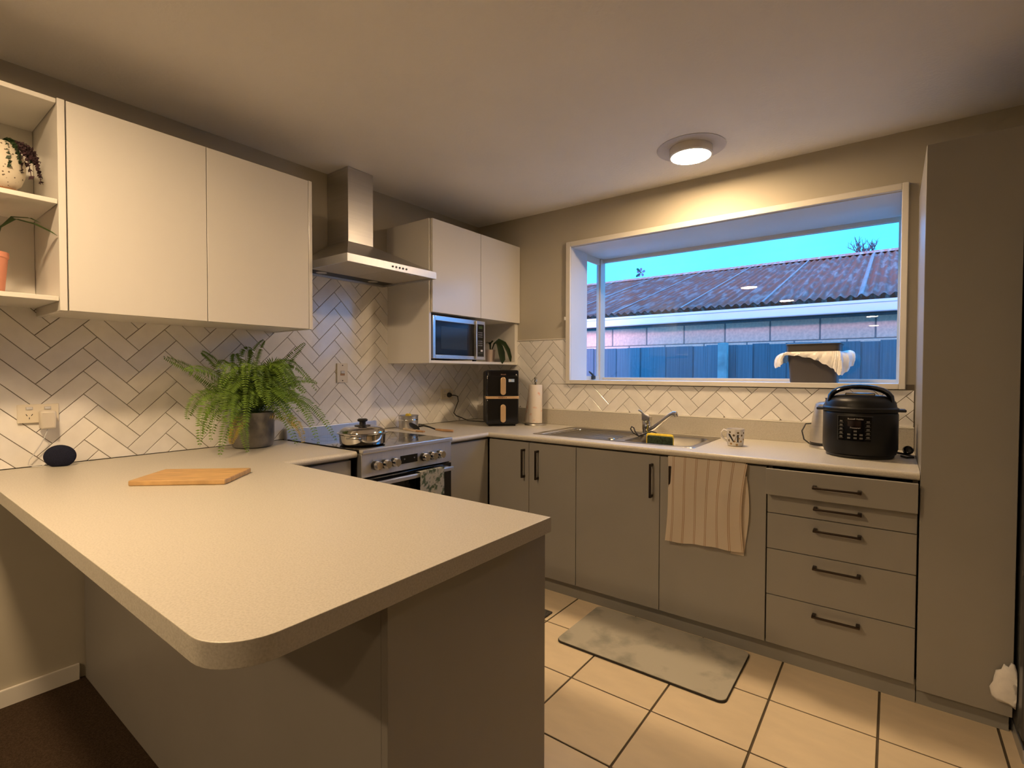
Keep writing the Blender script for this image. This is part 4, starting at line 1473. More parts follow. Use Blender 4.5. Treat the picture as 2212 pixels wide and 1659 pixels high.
t = thing('niche_plant', 'small plant with drooping dark green leaves beside the microwave', 'plant', (0.30, -0.215, 1.3285))
off = Vector(t.location)
obj('pot', B(off).lathe([(0, 0), (0.026, 0), (0.030, 0.004), (0.036, 0.085), (0.037, 0.09), (0.033, 0.09), (0.030, 0.075), (0, 0.074)], off, 32), 'pinkish', t)
leaves = [
    ([(0.305, -0.215, 1.40), (0.325, -0.205, 1.46), (0.350, -0.200, 1.478), (0.372, -0.200, 1.445), (0.384, -0.196, 1.395), (0.390, -0.190, 1.345), (0.392, -0.192, 1.316)],
     [0.003, 0.006, 0.020, 0.034, 0.040, 0.032, 0.002], (1, 0, 0.3)),
    ([(0.305, -0.215, 1.40), (0.315, -0.190, 1.465), (0.335, -0.160, 1.488), (0.352, -0.115, 1.462), (0.362, -0.085, 1.415), (0.366, -0.066, 1.365), (0.366, -0.058, 1.335)],
     [0.003, 0.006, 0.015, 0.025, 0.027, 0.022, 0.006], (1, 0, 0.3)),
    ([(0.300, -0.215, 1.40), (0.305, -0.225, 1.455), (0.325, -0.255, 1.470), (0.345, -0.290, 1.466), (0.352, -0.322, 1.460)],
     [0.003, 0.005, 0.012, 0.014, 0.003], (0, 0, 1)),
    ([(0.300, -0.215, 1.40), (0.29, -0.20, 1.465), (0.30, -0.185, 1.485), (0.31, -0.160, 1.482)], [0.003, 0.005, 0.012, 0.003], (0.3, 0, 1)),
]
for pts, wd, nr in leaves:
    b = B(off)
    blade_leaf(b, pts, wd, nr)
    obj('leaf', b, 'leaf', t)

# ================================================================== AIR FRYER
t = thing('air_fryer', 'black two drawer air fryer with copper handles standing across the corner', 'air fryer', (0.425, -0.255, BZ), math.radians(45))
# local: front faces -y
wd, dp, ht = 0.112, 0.135, 0.384
b = B().box(-wd, -dp + 0.012, 0.006, wd, dp, ht - 0.004, bev=0.022, seg=4)
obj('body', b, 'black_satin', t)
b = B().box(-wd, -dp, 0.012, wd, -dp + 0.05, ht, bev=0.014, seg=3)
obj('front_shell', b, 'black_gloss', t)
b = B().box(-wd - 0.001, -dp - 0.0015, 0.187, wd + 0.001, -dp + 0.10, 0.205, bev=0.003)
band = obj('copper_band', b, 'copper', t)
for z0, z1_ in ((0.022, 0.186), (0.206, 0.345)):
    dr = obj('drawer', B().box(-wd + 0.006, -dp - 0.003, z0, wd - 0.006, -dp + 0.02, z1_, bev=0.004), 'black_gloss', t)
    zz0, zz1 = (0.028, 0.150) if z0 < 0.1 else (0.214, 0.335)
    prof = arc(0, zz1 - 0.018, 0.018, 0, PI, 10) + arc(0, zz0 + 0.018, 0.018, PI, 2 * PI, 10)
    b = B().prism([(p[0] + 0.002, p[1]) for p in prof], 'y', -dp - 0.022, -dp - 0.003, bev=0.003)
    obj('handle', b, 'copper', dr)
obj('foot_ring', B().box(-wd + 0.02, -dp + 0.03, 0.0, wd - 0.02, dp - 0.02, 0.008), 'black', t)
RF = Matrix.Rotation(PI / 2, 4, 'X')
text_part('brand_lettering', 'PHILIPS', 0.011, 'print_copper', t, Matrix.Translation((0.005, -dp - 0.0035, 0.352)) @ RF)
obj('sticker', B().box(0.040, -dp - 0.0036, 0.302, 0.080, -dp - 0.0028, 0.322), 'sticker', t, smooth=0)
obj('sticker_print', B().box(0.044, -dp - 0.0040, 0.305, 0.058, -dp - 0.0034, 0.319), 'print_white', t, smooth=0)
obj('indicator', B().lathe([(0, 0), (0.004, 0), (0.004, 0.002), (0, 0.002)], (0.094, -dp - 0.0025, 0.352), 12, Matrix.Rotation(PI / 2, 3, 'X')), 'print_white', t)
for k in range(5):
    obj('band_mark', B().box(-0.028 + k * 0.012, -dp - 0.0022, 0.193, -0.020 + k * 0.012, -dp - 0.0014, 0.199), 'wood_dark', band, smooth=0)
R45 = Matrix.Rotation(-math.radians(45), 3, 'Z')
def af(p):
    return R45 @ (Vector(p) - Vector((0.425, -0.255, BZ)))
pts = [(0.040, -0.352, 1.086), (0.052, -0.330, 1.086), (0.055, -0.298, 1.078), (0.05, -0.286, 1.040), (0.045, -0.312, 0.985), (0.045, -0.328, 0.955),
       (0.05, -0.310, 0.935), (0.07, -0.265, 0.915), (0.10, -0.235, 0.895), (0.16, -0.215, 0.8925), (0.24, -0.20, 0.8925), (0.33, -0.19, 0.90)]
obj('power_cord', B().tube([af(p) for p in pts], 0.0035, 8), 'black', t)
b = B().lathe([(0, 0), (0.018, 0), (0.019, 0.012), (0.012, 0.024), (0, 0.026)], (0.0176, -0.355, 1.088), 20, Matrix.Rotation(PI / 2, 3, 'Y'))
for v in b.bm.verts:
    v.co = af(v.co)
obj('power_plug', b, 'black', t)

# ================================================================== PAPER TOWEL
t = thing('paper_towel_holder', 'printed paper towel roll on a steel holder right of the air fryer', 'paper towel', (0.640, -0.128, BZ))
obj('base', B().lathe([(0, 0), (0.074, 0), (0.076, 0.003), (0.074, 0.011), (0.02, 0.014), (0, 0.014)], ZERO, 40), 'steel', t)
obj('rod', B().lathe([(0.007, 0.012), (0.007, 0.300), (0.0105, 0.303), (0.0105, 0.308), (0.008, 0.312), (0.008, 0.322), (0.0105, 0.326), (0.0105, 0.331), (0, 0.333)], ZERO, 20), 'chrome', t)
obj('roll', B().lathe([(0.018, 0.016), (0.046, 0.016), (0.0465, 0.02), (0.0465, 0.278), (0.046, 0.281), (0.018, 0.281)], ZERO, 40), 'paper', t)


def loose(u, v):
    # sheet leaving the roll at its left, flaring outward towards the bottom
    z = 0.018 + v * 0.262
    k = (1 - v) ** 1.2
    a = PI * 0.98 - u * 0.9
    out = 0.0472 + u * (0.006 + 0.040 * k)
    a2 = math.radians(217) - u * 0.55
    return (out * math.cos(a2) - 0.004 * k * math.sin(u * 7), out * math.sin(a2), z + 0.004 * u * k)


obj('loose_sheet', B().grid(loose, 12, 10, thick=0.0006), 'paper', t)

# ================================================================== MUG
t = thing('mug', 'white dotted mug with a black letter M right of the sink', 'mug', (2.008, -0.352, BZ), 0)
obj('cup', B().lathe([(0, 0.002), (0.032, 0.0), (0.036, 0.003), (0.0395, 0.03), (0.0415, 0.084), (0.0412, 0.086), (0.0395, 0.0855), (0.037, 0.03), (0.033, 0.007), (0, 0.006)], ZERO, 48), 'ceramic', t)
ha = math.radians(205)
hd = Vector((math.cos(ha), math.sin(ha), 0))
obj('mug_handle', B().tube([hd * 0.038 + Vector((0, 0, 0.072)), hd * 0.055 + Vector((0, 0, 0.080)), hd * 0.066 + Vector((0, 0, 0.068)), hd * 0.066 + Vector((0, 0, 0.050)),
                            hd * 0.055 + Vector((0, 0, 0.034)), hd * 0.038 + Vector((0, 0, 0.022))], [0.0055, 0.005, 0.0045, 0.0045, 0.0045, 0.005], 10), 'ceramic', t)
face = math.atan2(-3.051 + 0.352, 2.634 - 2.008)     # side turned to the room


def wrap_mesh(me, ang0):
    for v in me.vertices:
        u, vv, dd = v.co.x, v.co.y, v.co.z
        rad = 0.0397 + (0.0415 - 0.0395) * max(0, (vv - 0.03)) / 0.054 - max(0, 0.03 - vv) * 0.10 + 0.0004
        a = ang0 + u / 0.041
        v.co = Vector((rad * math.cos(a), rad * math.sin(a), vv))


bm = bmesh.new()


def quad(p0, p1, p2, p3, nu=4, nv=10):
    g = [[bm.verts.new(Vector((*[(p0[k] * (1 - u / nu) + p1[k] * u / nu) * (1 - v / nv) + (p3[k] * (1 - u / nu) + p2[k] * u / nu) * v / nv for k in (0, 1)], 0)))
          for v in range(nv + 1)] for u in range(nu + 1)]
    for u in range(nu):
        for v in range(nv):
            bm.faces.new((g[u][v], g[u + 1][v], g[u + 1][v + 1], g[u][v + 1]))


quad((-0.0335, 0.022), (-0.0320, 0.022), (-0.0320, 0.062), (-0.0335, 0.062), 1)            # thin left leg
quad((-0.0380, 0.022), (-0.0275, 0.022), (-0.0275, 0.0237), (-0.0380, 0.0237), 3, 1)       # left foot serif
quad((-0.0385, 0.0625), (-0.0265, 0.0625), (-0.0045, 0.024), (-0.0105, 0.022), 4)           # thick diagonal
quad((-0.0085, 0.022), (-0.0068, 0.022), (0.0085, 0.056), (0.0068, 0.056), 1)              # thin diagonal
quad((0.0078, 0.022), (0.0152, 0.022), (0.0152, 0.0585), (0.0078, 0.0585), 3)              # thick right leg
quad((0.0035, 0.022), (0.0195, 0.022), (0.0195, 0.0237), (0.0035, 0.0237), 4, 1)           # right foot serif
quad((0.0070, 0.0575), (0.0195, 0.0575), (0.0195, 0.0592), (0.0070, 0.0592), 4, 1)
me = bpy.data.meshes.new('letter')
bm.to_mesh(me)
bm.free()
wrap_mesh(me, face)
me.materials.append(MAT['ink'])
o = bpy.data.objects.new('letter', me)
C.objects.link(o)
o.parent = t
for (u, z, r_, m) in ((-0.027, 0.071, 0.0048, 'dot_brown'), (0.012, 0.069, 0.0052, 'dot_brown'), (-0.008, 0.056, 0.0054, 'dot_brown'), (0.031, 0.056, 0.0050, 'dot_brown'),
                      (-0.034, 0.030, 0.0052, 'dot_brown'), (-0.022, 0.014, 0.0054, 'dot_gold'), (0.007, 0.010, 0.0056, 'dot_gold'), (0.028, 0.026, 0.0052, 'dot_gold'),
                      (0.045, 0.068, 0.005, 'dot_brown'), (0.046, 0.036, 0.005, 'dot_gold'), (-0.004, 0.026, 0.0044, 'dot_gold'), (0.017, 0.041, 0.004, 'dot_gold'),
                      (0.075, 0.05, 0.005, 'dot_brown'), (0.09, 0.02, 0.005, 'dot_gold'), (0.10, 0.07, 0.005, 'dot_brown'), (-0.06, 0.075, 0.005, 'dot_brown'), (-0.075, 0.012, 0.005, 'dot_gold')):
    bm = bmesh.new()
    bmesh.ops.create_circle(bm, cap_ends=True, cap_tris=True, segments=18, radius=r_)
    me = bpy.data.meshes.new('dot')
    bm.to_mesh(me)
    bm.free()
    for v in me.vertices:
        v.co = Vector((v.co.x + u, v.co.y + z, 0))
    wrap_mesh(me, face)
    for v in me.vertices:
        v.co = v.co + Vector((math.cos(face), math.sin(face), 0)) * 0.0001
    me.materials.append(MAT[m])
    o = bpy.data.objects.new('dot', me)
    C.objects.link(o)
    o.parent = t

# ================================================================== KETTLE
t = thing('kettle', 'brushed steel electric kettle half hidden behind the black cooker', 'kettle', (2.385, -0.145, BZ))
obj('power_base', B().lathe([(0, 0), (0.078, 0), (0.080, 0.004), (0.078, 0.014), (0, 0.016)], ZERO, 40), 'steel', t)
obj('base_ring', B().lathe([(0.074, 0.0162), (0.077, 0.017), (0.077, 0.026), (0.074, 0.028), (0, 0.028)], ZERO, 40), 'black', t)
obj('jug', B().lathe([(0.075, 0.028), (0.075, 0.06), (0.068, 0.14), (0.058, 0.20), (0.054, 0.215), (0.04, 0.224), (0, 0.228)], ZERO, 40), 'steel', t)
obj('handle', B().tube([(0.0, -0.05, 0.218), (0.0, -0.080, 0.212), (0.0, -0.098, 0.17), (0.0, -0.102, 0.10), (0.0, -0.094, 0.05), (0.0, -0.07, 0.04)],
                       [0.012, 0.014, 0.013, 0.012, 0.011, 0.010], 12), 'black', t)
obj('lid_knob', B().lathe([(0.014, 0.226), (0.012, 0.238), (0.016, 0.244), (0, 0.247)], ZERO, 20), 'black', t)
obj('cord', B().tube([(-0.075, 0.02, 0.008), (-0.105, 0.03, 0.03), (-0.118, 0.055, 0.07), (-0.105, 0.085, 0.105), (-0.06, 0.10, 0.11), (0.0, 0.112, 0.10)], 0.0035, 8), 'black', t)

# ================================================================== PRESSURE COOKER
t = thing('pressure_cooker', 'large black electric pressure cooker at the right end of the bench', 'pressure cooker', (2.520, -0.330, BZ))
R = 0.139
obj('foot_ring', B().lathe([(0, 0), (R - 0.02, 0), (R - 0.014, 0.004), (R - 0.012, 0.012), (0, 0.012)], ZERO, 48), 'black', t)
obj('body', B().lathe([(0, 0.010), (R - 0.016, 0.010), (R - 0.006, 0.018), (R, 0.040), (R, 0.188), (R - 0.003, 0.196), (R - 0.006, 0.199), (0, 0.199)], ZERO, 64), 'black_satin', t)
l_ = obj('lid', B().lathe([(R + 0.001, 0.1995), (R + 0.003, 0.203), (R + 0.002, 0.214), (R - 0.006, 0.220), (R - 0.009, 0.240), (R - 0.020, 0.256), (R - 0.05, 0.268), (0.03, 0.273), (0, 0.273)], ZERO, 64), 'black_satin', t)
f2c = math.atan2(-3.051 + 0.330, 2.634 - 2.520)
dv = Vector((math.cos(f2c), math.sin(f2c), 0))
sv = Vector((-math.sin(f2c), math.cos(f2c), 0))
# arched carry handle across the lid, left to right
b = B()
pts = []
for k in range(13):
    a = PI * k / 12
    pts.append((-sv * math.cos(a) * 0.112) + dv * 0.03 + Vector((0, 0, 0.240 + 0.066 * math.sin(a) ** 0.7)))
rows = []
for i, p in enumerate(pts):
    w_ = 0.034
    tan = (pts[min(i + 1, 12)] - pts[max(i - 1, 0)]).normalized()
    nn = tan.cross(dv).normalized()
    if nn.z < 0:
        nn = -nn
    rows.append([b.bm.verts.new(p + dv * w_ * x + nn * h_) for x, h_ in ((-1, 0), (-0.8, 0.009), (0, 0.012), (0.8, 0.009), (1, 0), (0.8, -0.009), (0, -0.011), (-0.8, -0.009))])
for A, D in zip(rows, rows[1:]):
    for k in range(8):
        b.bm.faces.new((A[k], A[(k + 1) % 8], D[(k + 1) % 8], D[k]))
b.bm.faces.new(rows[0])
b.bm.faces.new(rows[-1])
bmesh.ops.recalc_face_normals(b.bm, faces=list(b.bm.faces))
obj('carry_handle', b, 'black_gloss', l_, smooth=50)
b = B().box(-0.055, -0.012, 0, 0.055, 0.012, 0.012, bev=0.004)
for v in b.bm.verts:
    x, y, z = v.co
    v.co = sv * x + dv * (0.025 + y * 2) + Vector((0, 0, 0.268 + z))
obj('lid_plate', b, 'chrome', l_)
for sg in (-1, 1):
    b = B().box(-0.038, 0, -0.006, 0.038, 0.044, 0.006, bev=0.005)
    for v in b.bm.verts:
        x, y, z = v.co
        v.co = sv * sg * (R - 0.010 + y * (1 - (x / 0.07) ** 2)) + dv * x + Vector((0, 0, 0.206 + z))
    obj('side_handle', b, 'black', t)


def on_cyl(u, z, d=0.0):
    a = f2c + u / R
    rr_ = R + d
    return Vector((rr_ * math.cos(a), rr_ * math.sin(a), z))


PU = -0.018     # panel centre, shifted left as seen
b = B()
b.grid(lambda u, v: on_cyl(PU + (u - 0.5) * 0.122 * (1 - 0.06 * (1 - v)), 0.078 + v * 0.104, 0.0025), 16, 4, thick=0.003)
p = obj('control_panel', b, 'black_gloss', t)
b = B()
b.grid(lambda u, v: on_cyl(PU + (u - 0.5) * 0.126, 0.0755 + 0.1075 * (1 if v > 0.5 else 0) + (v - 0.5) * 0.002, 0.0028) if False else on_cyl(PU + (u - 0.5) * 0.128, 0.1825 + v * 0.0018, 0.0034), 16, 1, thick=0.001)
b.grid(lambda u, v: on_cyl(PU - 0.0632 + u * 0.0014, 0.078 + v * 0.105, 0.0034), 1, 8, thick=0.001)
obj('panel_edge', b, 'print_grey', p)
b = B()
b.grid(lambda u, v: on_cyl(PU + (u - 0.5) * 0.046, 0.140 + v * 0.024, 0.0056), 8, 1)
obj('display', b, 'red', p)


def cyl_text(txt, size, u0, z0, m, name):
    me = text_mesh(txt, size, 0.0)
    for v in me.vertices:
        v.co = on_cyl(u0 + v.co.x, z0 + v.co.y, 0.0060)
    me.materials.clear()
    me.materials.append(MAT[m])
    o = bpy.data.objects.new(name, me)
    C.objects.link(o)
    o.parent = p


cyl_text('Russell Hobbs', 0.0095, PU + 0.004, 0.1715, 'print_white', 'brand_lettering')
cyl_text('Pressure+', 0.0090, PU + 0.004, 0.134, 'print_white', 'mode_lettering')
rr2 = random.Random(5)
for k in range(5):
    for uu in (-0.047, 0.047):
        z = 0.158 - k * 0.0165
        b = B()
        b.grid(lambda u, v: on_cyl(PU + uu + (u - 0.5) * 0.011, z + v * 0.0065, 0.0058), 2, 1)
        b.grid(lambda u, v: on_cyl(PU + uu + (u - 0.5) * 0.017, z - 0.0036 + v * 0.0016, 0.0058), 2, 1)
        obj('key', b, 'print_grey', p, smooth=0)
for k in range(3):
    for uu in (-0.018, 0.004, 0.024):
        if k == 0 and uu != 0.004:
            continue
        z = 0.116 - k * 0.0145
        b = B()
        b.grid(lambda u, v: on_cyl(PU + uu + (u - 0.5) * 0.011, z + v * 0.0075, 0.0058), 2, 1)
        obj('key', b, 'print_grey', p, smooth=0)
# cord and plug trailing right
pts = [(0.10, 0.06, 0.02), (0.14, 0.10, 0.012), (0.165, 0.12, 0.006), (0.182, 0.09, 0.005), (0.190, 0.04, 0.005), (0.17, 0.02, 0.005), (0.15, 0.06, 0.005)]
obj('cord', B().tube(pts, 0.0045, 8), 'black', t)
b = B().lathe([(0, 0), (0.019, 0.001), (0.0205, 0.008), (0.016, 0.022), (0, 0.026)], (0.174, 0.13, 0.022), 20, Matrix.Rotation(math.radians(70), 3, 'X'))
obj('power_plug', b, 'black_gloss', t)

# ================================================================== TEA TOWEL OVER THE SINK DOOR
o_ = Vector((1.955, -0.665, 0.45))
b = B(o_)


def towel(u, v):
    # u across 0..1 left->right, v 0 top -> 1 bottom
    xl = 1.781 + 0.014 * math.sin(v * 2.6) - 0.012 * v
    xr = 2.134 - 0.030 * math.sin(min(1, v * 1.2) * PI * 0.5) + 0.020 * v * v
    x = xl + (xr - xl) * u
    y = -0.668 - 0.006 - 0.016 * min(1, v * 3) - 0.006 * math.sin(u * 9 + v * 2) * min(1, v * 2) - 0.004 * math.sin(u * 21 - v * 3) * v
    z = 0.8555 - v * (0.402 - 0.014 * u + 0.004 * math.sin(u * 8))
    return (x, y, z)


b.grid(towel, 40, 30, thick=0.002, uv=(0.318, 0.40))
tw = thing('striped_tea_towel', 'cream tea towel with thin orange stripes over the cabinet door', 'tea towel', o_)
obj('front_cloth', b, 'towel', tw, smooth=60)
b = B(o_)
b.grid(lambda u, v: (2.075 + 0.055 * u + 0.012 * math.sin(v * 4), -0.662 - 0.008 - 0.006 * math.sin(v * 5) * v, 0.80 - v * 0.355), 6, 20, thick=0.002, uv=(0.02, 0.3))
obj('back_cloth', b, 'towel', tw, smooth=60)
obj('care_label', B(o_).box(1.818, -0.674, 0.440, 1.846, -0.6735, 0.462), 'clear', tw, smooth=0)
b = B(o_)
b.grid(lambda u, v: (1.785 + 0.34 * u, -0.674 + v * 0.040, 0.8545 + 0.002 * math.sin(v * PI)), 6, 6, thick=0.0015, uv=(0.318, 0.03))
obj('top_fold', b, 'towel', tw, smooth=60)

# ================================================================== FLOOR MATS
t = thing('kitchen_mat', 'grey marble print anti-fatigue mat on the floor before the sink', 'mat', (1.773, -0.852, 0.0))
b = B()
pr = []
for (cx, cy, a0) in ((0.345, 0.185, 0), (-0.345, 0.185, PI / 2), (-0.345, -0.185, PI), (0.345, -0.185, 1.5 * PI)):
    pr += arc(cx, cy, 0.03, a0, a0 + PI / 2, 6)
b.prism(pr, 'z', 0.0, 0.009, bev=0.001)
obj('backing', b, 'mat_edge', t)
b = B().prism([(p[0] * 0.995, p[1] * 0.992) for p in pr], 'z', 0.009, 0.0125, bev=0.0012)
obj('printed_top', b, 'mat', t)
tag(obj('woven_mat', B((1.0, -1.05, 0)).box(0.78, -1.28, 0.0, 1.238, -0.842, 0.010, bev=0.003), 'rug'),
    'charcoal woven mat peeping out behind the peninsula end', 'mat')

# ================================================================== BIN ON THE SILL
t = thing('compost_bin', 'small brown plastic bin lined with a white bag on the window sill', 'bin', (2.285, 0.215, 1.2005))
off = Vector(t.location)


def rrect(hx, hy, r, z, n=5):
    pts = []
    for (sx, sy, a0) in ((1, 1, 0), (-1, 1, PI / 2), (-1, -1, PI), (1, -1, 1.5 * PI)):
        for k in range(n + 1):
            a = a0 + k * PI / 2 / n
            pts.append(Vector((sx * (hx - r) + r * math.cos(a), sy * (hy - r) + r * math.sin(a), z)))
    return pts


def loft(b, secs, cap0=True, cap1=True):
    rings = [[b.bm.verts.new(p) for p in s_] for s_ in secs]
    for A, D in zip(rings, rings[1:]):
        n = len(A)
        for k in range(n):
            b.bm.faces.new((A[k], A[(k + 1) % n], D[(k + 1) % n], D[k]))
    if cap0:
        b.bm.faces.new(rings[0])
    if cap1:
        b.bm.faces.new(rings[-1])
    bmesh.ops.recalc_face_normals(b.bm, faces=list(b.bm.faces))
    return b


obj('tub', loft(B(), [rrect(0.108, 0.075, 0.02, 0.0), rrect(0.112, 0.079, 0.022, 0.006), rrect(0.121, 0.088, 0.022, 0.165)]), 'bin', t)
obj('lid', loft(B(), [rrect(0.124, 0.091, 0.022, 0.172), rrect(0.126, 0.093, 0.022, 0.176), rrect(0.128, 0.095, 0.022, 0.208), rrect(0.132, 0.099, 0.022, 0.210),
                      rrect(0.132, 0.099, 0.022, 0.2145), rrect(0.122, 0.089, 0.02, 0.218)]), 'bin', t)
# liner bag spilling over the rim all round, longer at the right front corner and left
CT = [((-0.121, -0.088), (-0.010, -0.012), 0.150), ((0.0, -0.088), (0.0, -0.014), 0.132), ((0.085, -0.088), (0.008, -0.024), 0.080),
      ((0.121, -0.088), (0.012, -0.036), 0.042), ((0.121, -0.03), (0.062, -0.020), 0.100), ((0.121, 0.03), (0.055, 0.0), 0.138),
      ((0.121, 0.088), (0.020, 0.020), 0.13), ((0.0, 0.088), (0.0, 0.020), 0.13), ((-0.121, 0.088), (-0.020, 0.020), 0.12),
      ((-0.121, 0.03), (-0.052, 0.0), 0.100), ((-0.121, -0.04), (-0.064, -0.015), 0.084), ((-0.121, -0.078), (-0.026, -0.024), 0.096)]


def cat(i, tt, get):
    n_ = len(CT)
    a_, b_, c_, d_ = (get(CT[(i + k) % n_]) for k in (-1, 0, 1, 2))
    return 0.5 * ((2 * b_) + (c_ - a_) * tt + (2 * a_ - 5 * b_ + 4 * c_ - d_) * tt * tt + (3 * b_ - a_ - 3 * c_ + d_) * tt ** 3)


secs = []
NS = 12
for lev in range(11):
    f = lev / 10
    ring = []
    for i in range(len(CT)):
        for q_ in range(NS):
            tt = q_ / NS
            base = Vector(CT[i][0]).lerp(Vector(CT[(i + 1) % len(CT)][0]), tt)
            ox = cat(i, tt, lambda c: c[1][0])
            oy = cat(i, tt, lambda c: c[1][1])
            zb_ = cat(i, tt, lambda c: c[2])
            s_ = i * NS + q_
            g = math.sin(f * PI * 0.62)
            wr_ = 0.0035 * f * math.sin(s_ * 0.9 + 2 * f) + 0.002 * math.sin(s_ * 2.1 + lev)
            out = Vector((ox, oy))
            nd = out.normalized()
            pos = base * 1.035 + out * g + nd * wr_
            big = min(1, out.length / 0.06)
            z = 0.1715 + (zb_ - 0.1715) * f + 0.022 * big * math.sin(f * PI) + 0.003 * f * math.sin(s_ * 1.3)
            ring.append(Vector((pos.x, pos.y, z)))
    secs.append(ring)
obj('liner_bag', loft(B(), secs, False, False), 'bag', t, smooth=25)

# ================================================================== OPEN SHELF ITEMS
t = thing('globe_vase', 'speckled cream globe planter on a wooden stand on the middle shelf', 'planter', (0.185, -2.712, 1.8405))
obj('stand', B().lathe([(0, 0.0), (0.030, 0.0), (0.034, 0.018), (0.052, 0.030), (0.054, 0.034), (0, 0.034)], ZERO, 32), 'wood_dark', t)
obj('vase', B().lathe([(0, 0.034), (0.028, 0.036), (0.052, 0.058), (0.062, 0.09), (0.064, 0.12), (0.058, 0.155), (0.044, 0.185), (0.036, 0.195), (0.032, 0.19), (0.0, 0.18)], ZERO, 40), 'speckle', t)
rs = random.Random(21)
for k in range(24):
    b = B()
    a = rs.uniform(-0.2, PI + 0.2) if k < 11 else rs.uniform(0, 2 * PI)
    d = Vector((math.cos(a) * 0.7 + 0.15, abs(math.sin(a)) if k < 11 else math.sin(a), 0))
    L = rs.uniform(0.055, 0.098)
    p0 = Vector((0, 0, 0.188))
    p1 = p0 + d * L * 0.55 + Vector((0, 0, 0.035))
    p2 = p0 + d * L * 1.0 + Vector((0, 0, rs.uniform(-0.03, 0.02)))
    p3 = p0 + d * L * 1.12 + Vector((0, 0, rs.uniform(-0.11, -0.02)))
    path = []
    for i in range(13):
        s = i / 12
        q = p0 * (1 - s) ** 3 + p1 * 3 * s * (1 - s) ** 2 + p2 * 3 * s * s * (1 - s) + p3 * s ** 3
        path.append(q)
    b.tube(path, 0.0012, 5)
    for i in range(3, 13):
        for j in range(5):
            c = path[i]
            n_ = Vector((rs.uniform(-1, 1), rs.uniform(-1, 1), rs.uniform(-1, 1))).normalized()
            s_ = n_.orthogonal().normalized()
            u_ = n_.cross(s_)
            r_ = rs.uniform(0.005, 0.011)
            c = c + n_ * 0.004
            b.bm.faces.new([b.bm.verts.new(c + s_ * r_ * x + u_ * r_ * 0.5 * y) for x, y in ((-1, 0), (0, -1), (1, 0), (0, 1))])
    obj('dried_sprig', b, 'purple' if k % 5 else 'leaf', t, smooth=0)

t = thing('pink_planter', 'salmon pink pot with long strap leaves on the bottom shelf', 'plant', (0.20, -2.757, 1.5105))
obj('pot', B().lathe([(0, 0), (0.044, 0), (0.047, 0.004), (0.057, 0.125), (0.060, 0.128), (0.060, 0.145), (0.055, 0.145), (0.052, 0.12), (0, 0.118)], ZERO, 40), 'pink', t)
off = Vector(t.location)
for pts, wd in ((([0.22, -2.74, 1.63], [0.24, -2.72, 1.735], [0.27, -2.69, 1.764], [0.30, -2.65, 1.752], [0.335, -2.615, 1.728], [0.352, -2.6005, 1.716]), (0.004, 0.012, 0.014, 0.013, 0.008, 0.001)),
                (([0.21, -2.74, 1.63], [0.215, -2.72, 1.74], [0.24, -2.69, 1.776], [0.27, -2.655, 1.776], [0.29, -2.630, 1.762]), (0.004, 0.010, 0.011, 0.009, 0.001)),
                (([0.20, -2.76, 1.63], [0.20, -2.80, 1.74], [0.22, -2.86, 1.77], [0.24, -2.92, 1.73]), (0.004, 0.012, 0.012, 0.001)),
                (([0.18, -2.75, 1.63], [0.15, -2.76, 1.75], [0.13, -2.80, 1.79], [0.12, -2.85, 1.76]), (0.004, 0.012, 0.012, 0.001))):
    b = B(off)
    blade_leaf(b, pts, wd, (0.2, 0, 1), 0.3)
    obj('leaf', b, 'leaf2', t)

# white crumpled bag caught between pantry and fridge
b = B((2.965, -0.689, 0.128))
rw = random.Random(9)
bmesh.ops.create_icosphere(b.bm, subdivisions=3, radius=1.0)
for v in b.bm.verts:
    n_ = v.co.normalized()
    k = 1 + 0.10 * math.sin(n_.x * 9 + n_.z * 7) + 0.07 * math.sin(n_.y * 13 - n_.z * 11)
    v.co = Vector((min(0.0185, 0.004 + n_.x * 0.046 * k * (1.0 - 0.25 * n_.z)), n_.y * 0.009 * k + 0.0005, 0.070 + n_.z * 0.070 * k))
wbag = obj('crumpled_bag', b, 'cloth_white', smooth=180)
tag(wbag, 'crumpled white plastic bag caught beside the pantry and the fridge', 'bag')
#PART4

# ================================================================== OUTDOORS
gr = obj('ground', B().box(-14, 0.65, -0.4, 18, 40, -0.3), 'ground')
gr['kind'] = 'structure'

# timber fence
t = thing('timber_fence', 'weathered dark timber paling fence outside the window', 'fence', (1.0, 1.9, -0.3))
off = Vector(t.location)
rf = random.Random(4)
FY = 1.88
x = -1.7
pitch = 0.133
bme = None
zt_ = 1.516
k = 0
while x < 3.9:
    wdt = pitch + 0.004
    if bme is None:
        b = B()
        b.box(-0.5, -0.009, 0, 0.5, 0.009, 1.0, bev=0.0)
        o = obj('paling', b, 'board', t, smooth=0)
        bme = o.data
    else:
        o = bpy.data.objects.new('paling', bme)
        C.objects.link(o)
        o.parent = t
    o.location = Vector((x + pitch / 2, FY + (0.010 if k % 2 else 0.0) + rf.uniform(-0.003, 0.003), -0.28)) - off
    o.scale = (wdt * rf.uniform(0.98, 1.0), 0.45, zt_ + 0.28 + rf.uniform(-0.006, 0.004))
    x += pitch
    k += 1
obj('fence_rail', B(off).box(-1.7, FY + 0.012, 1.25, 3.9, FY + 0.05, 1.33), 'board', t)
obj('fence_rail', B(off).box(-1.7, FY + 0.012, 0.35, 3.9, FY + 0.05, 0.43), 'board', t)
obj('fence_post', B(off).box(1.345, FY - 0.075, -0.28, 1.425, FY - 0.011, 1.532, bev=0.004), 'post', t)

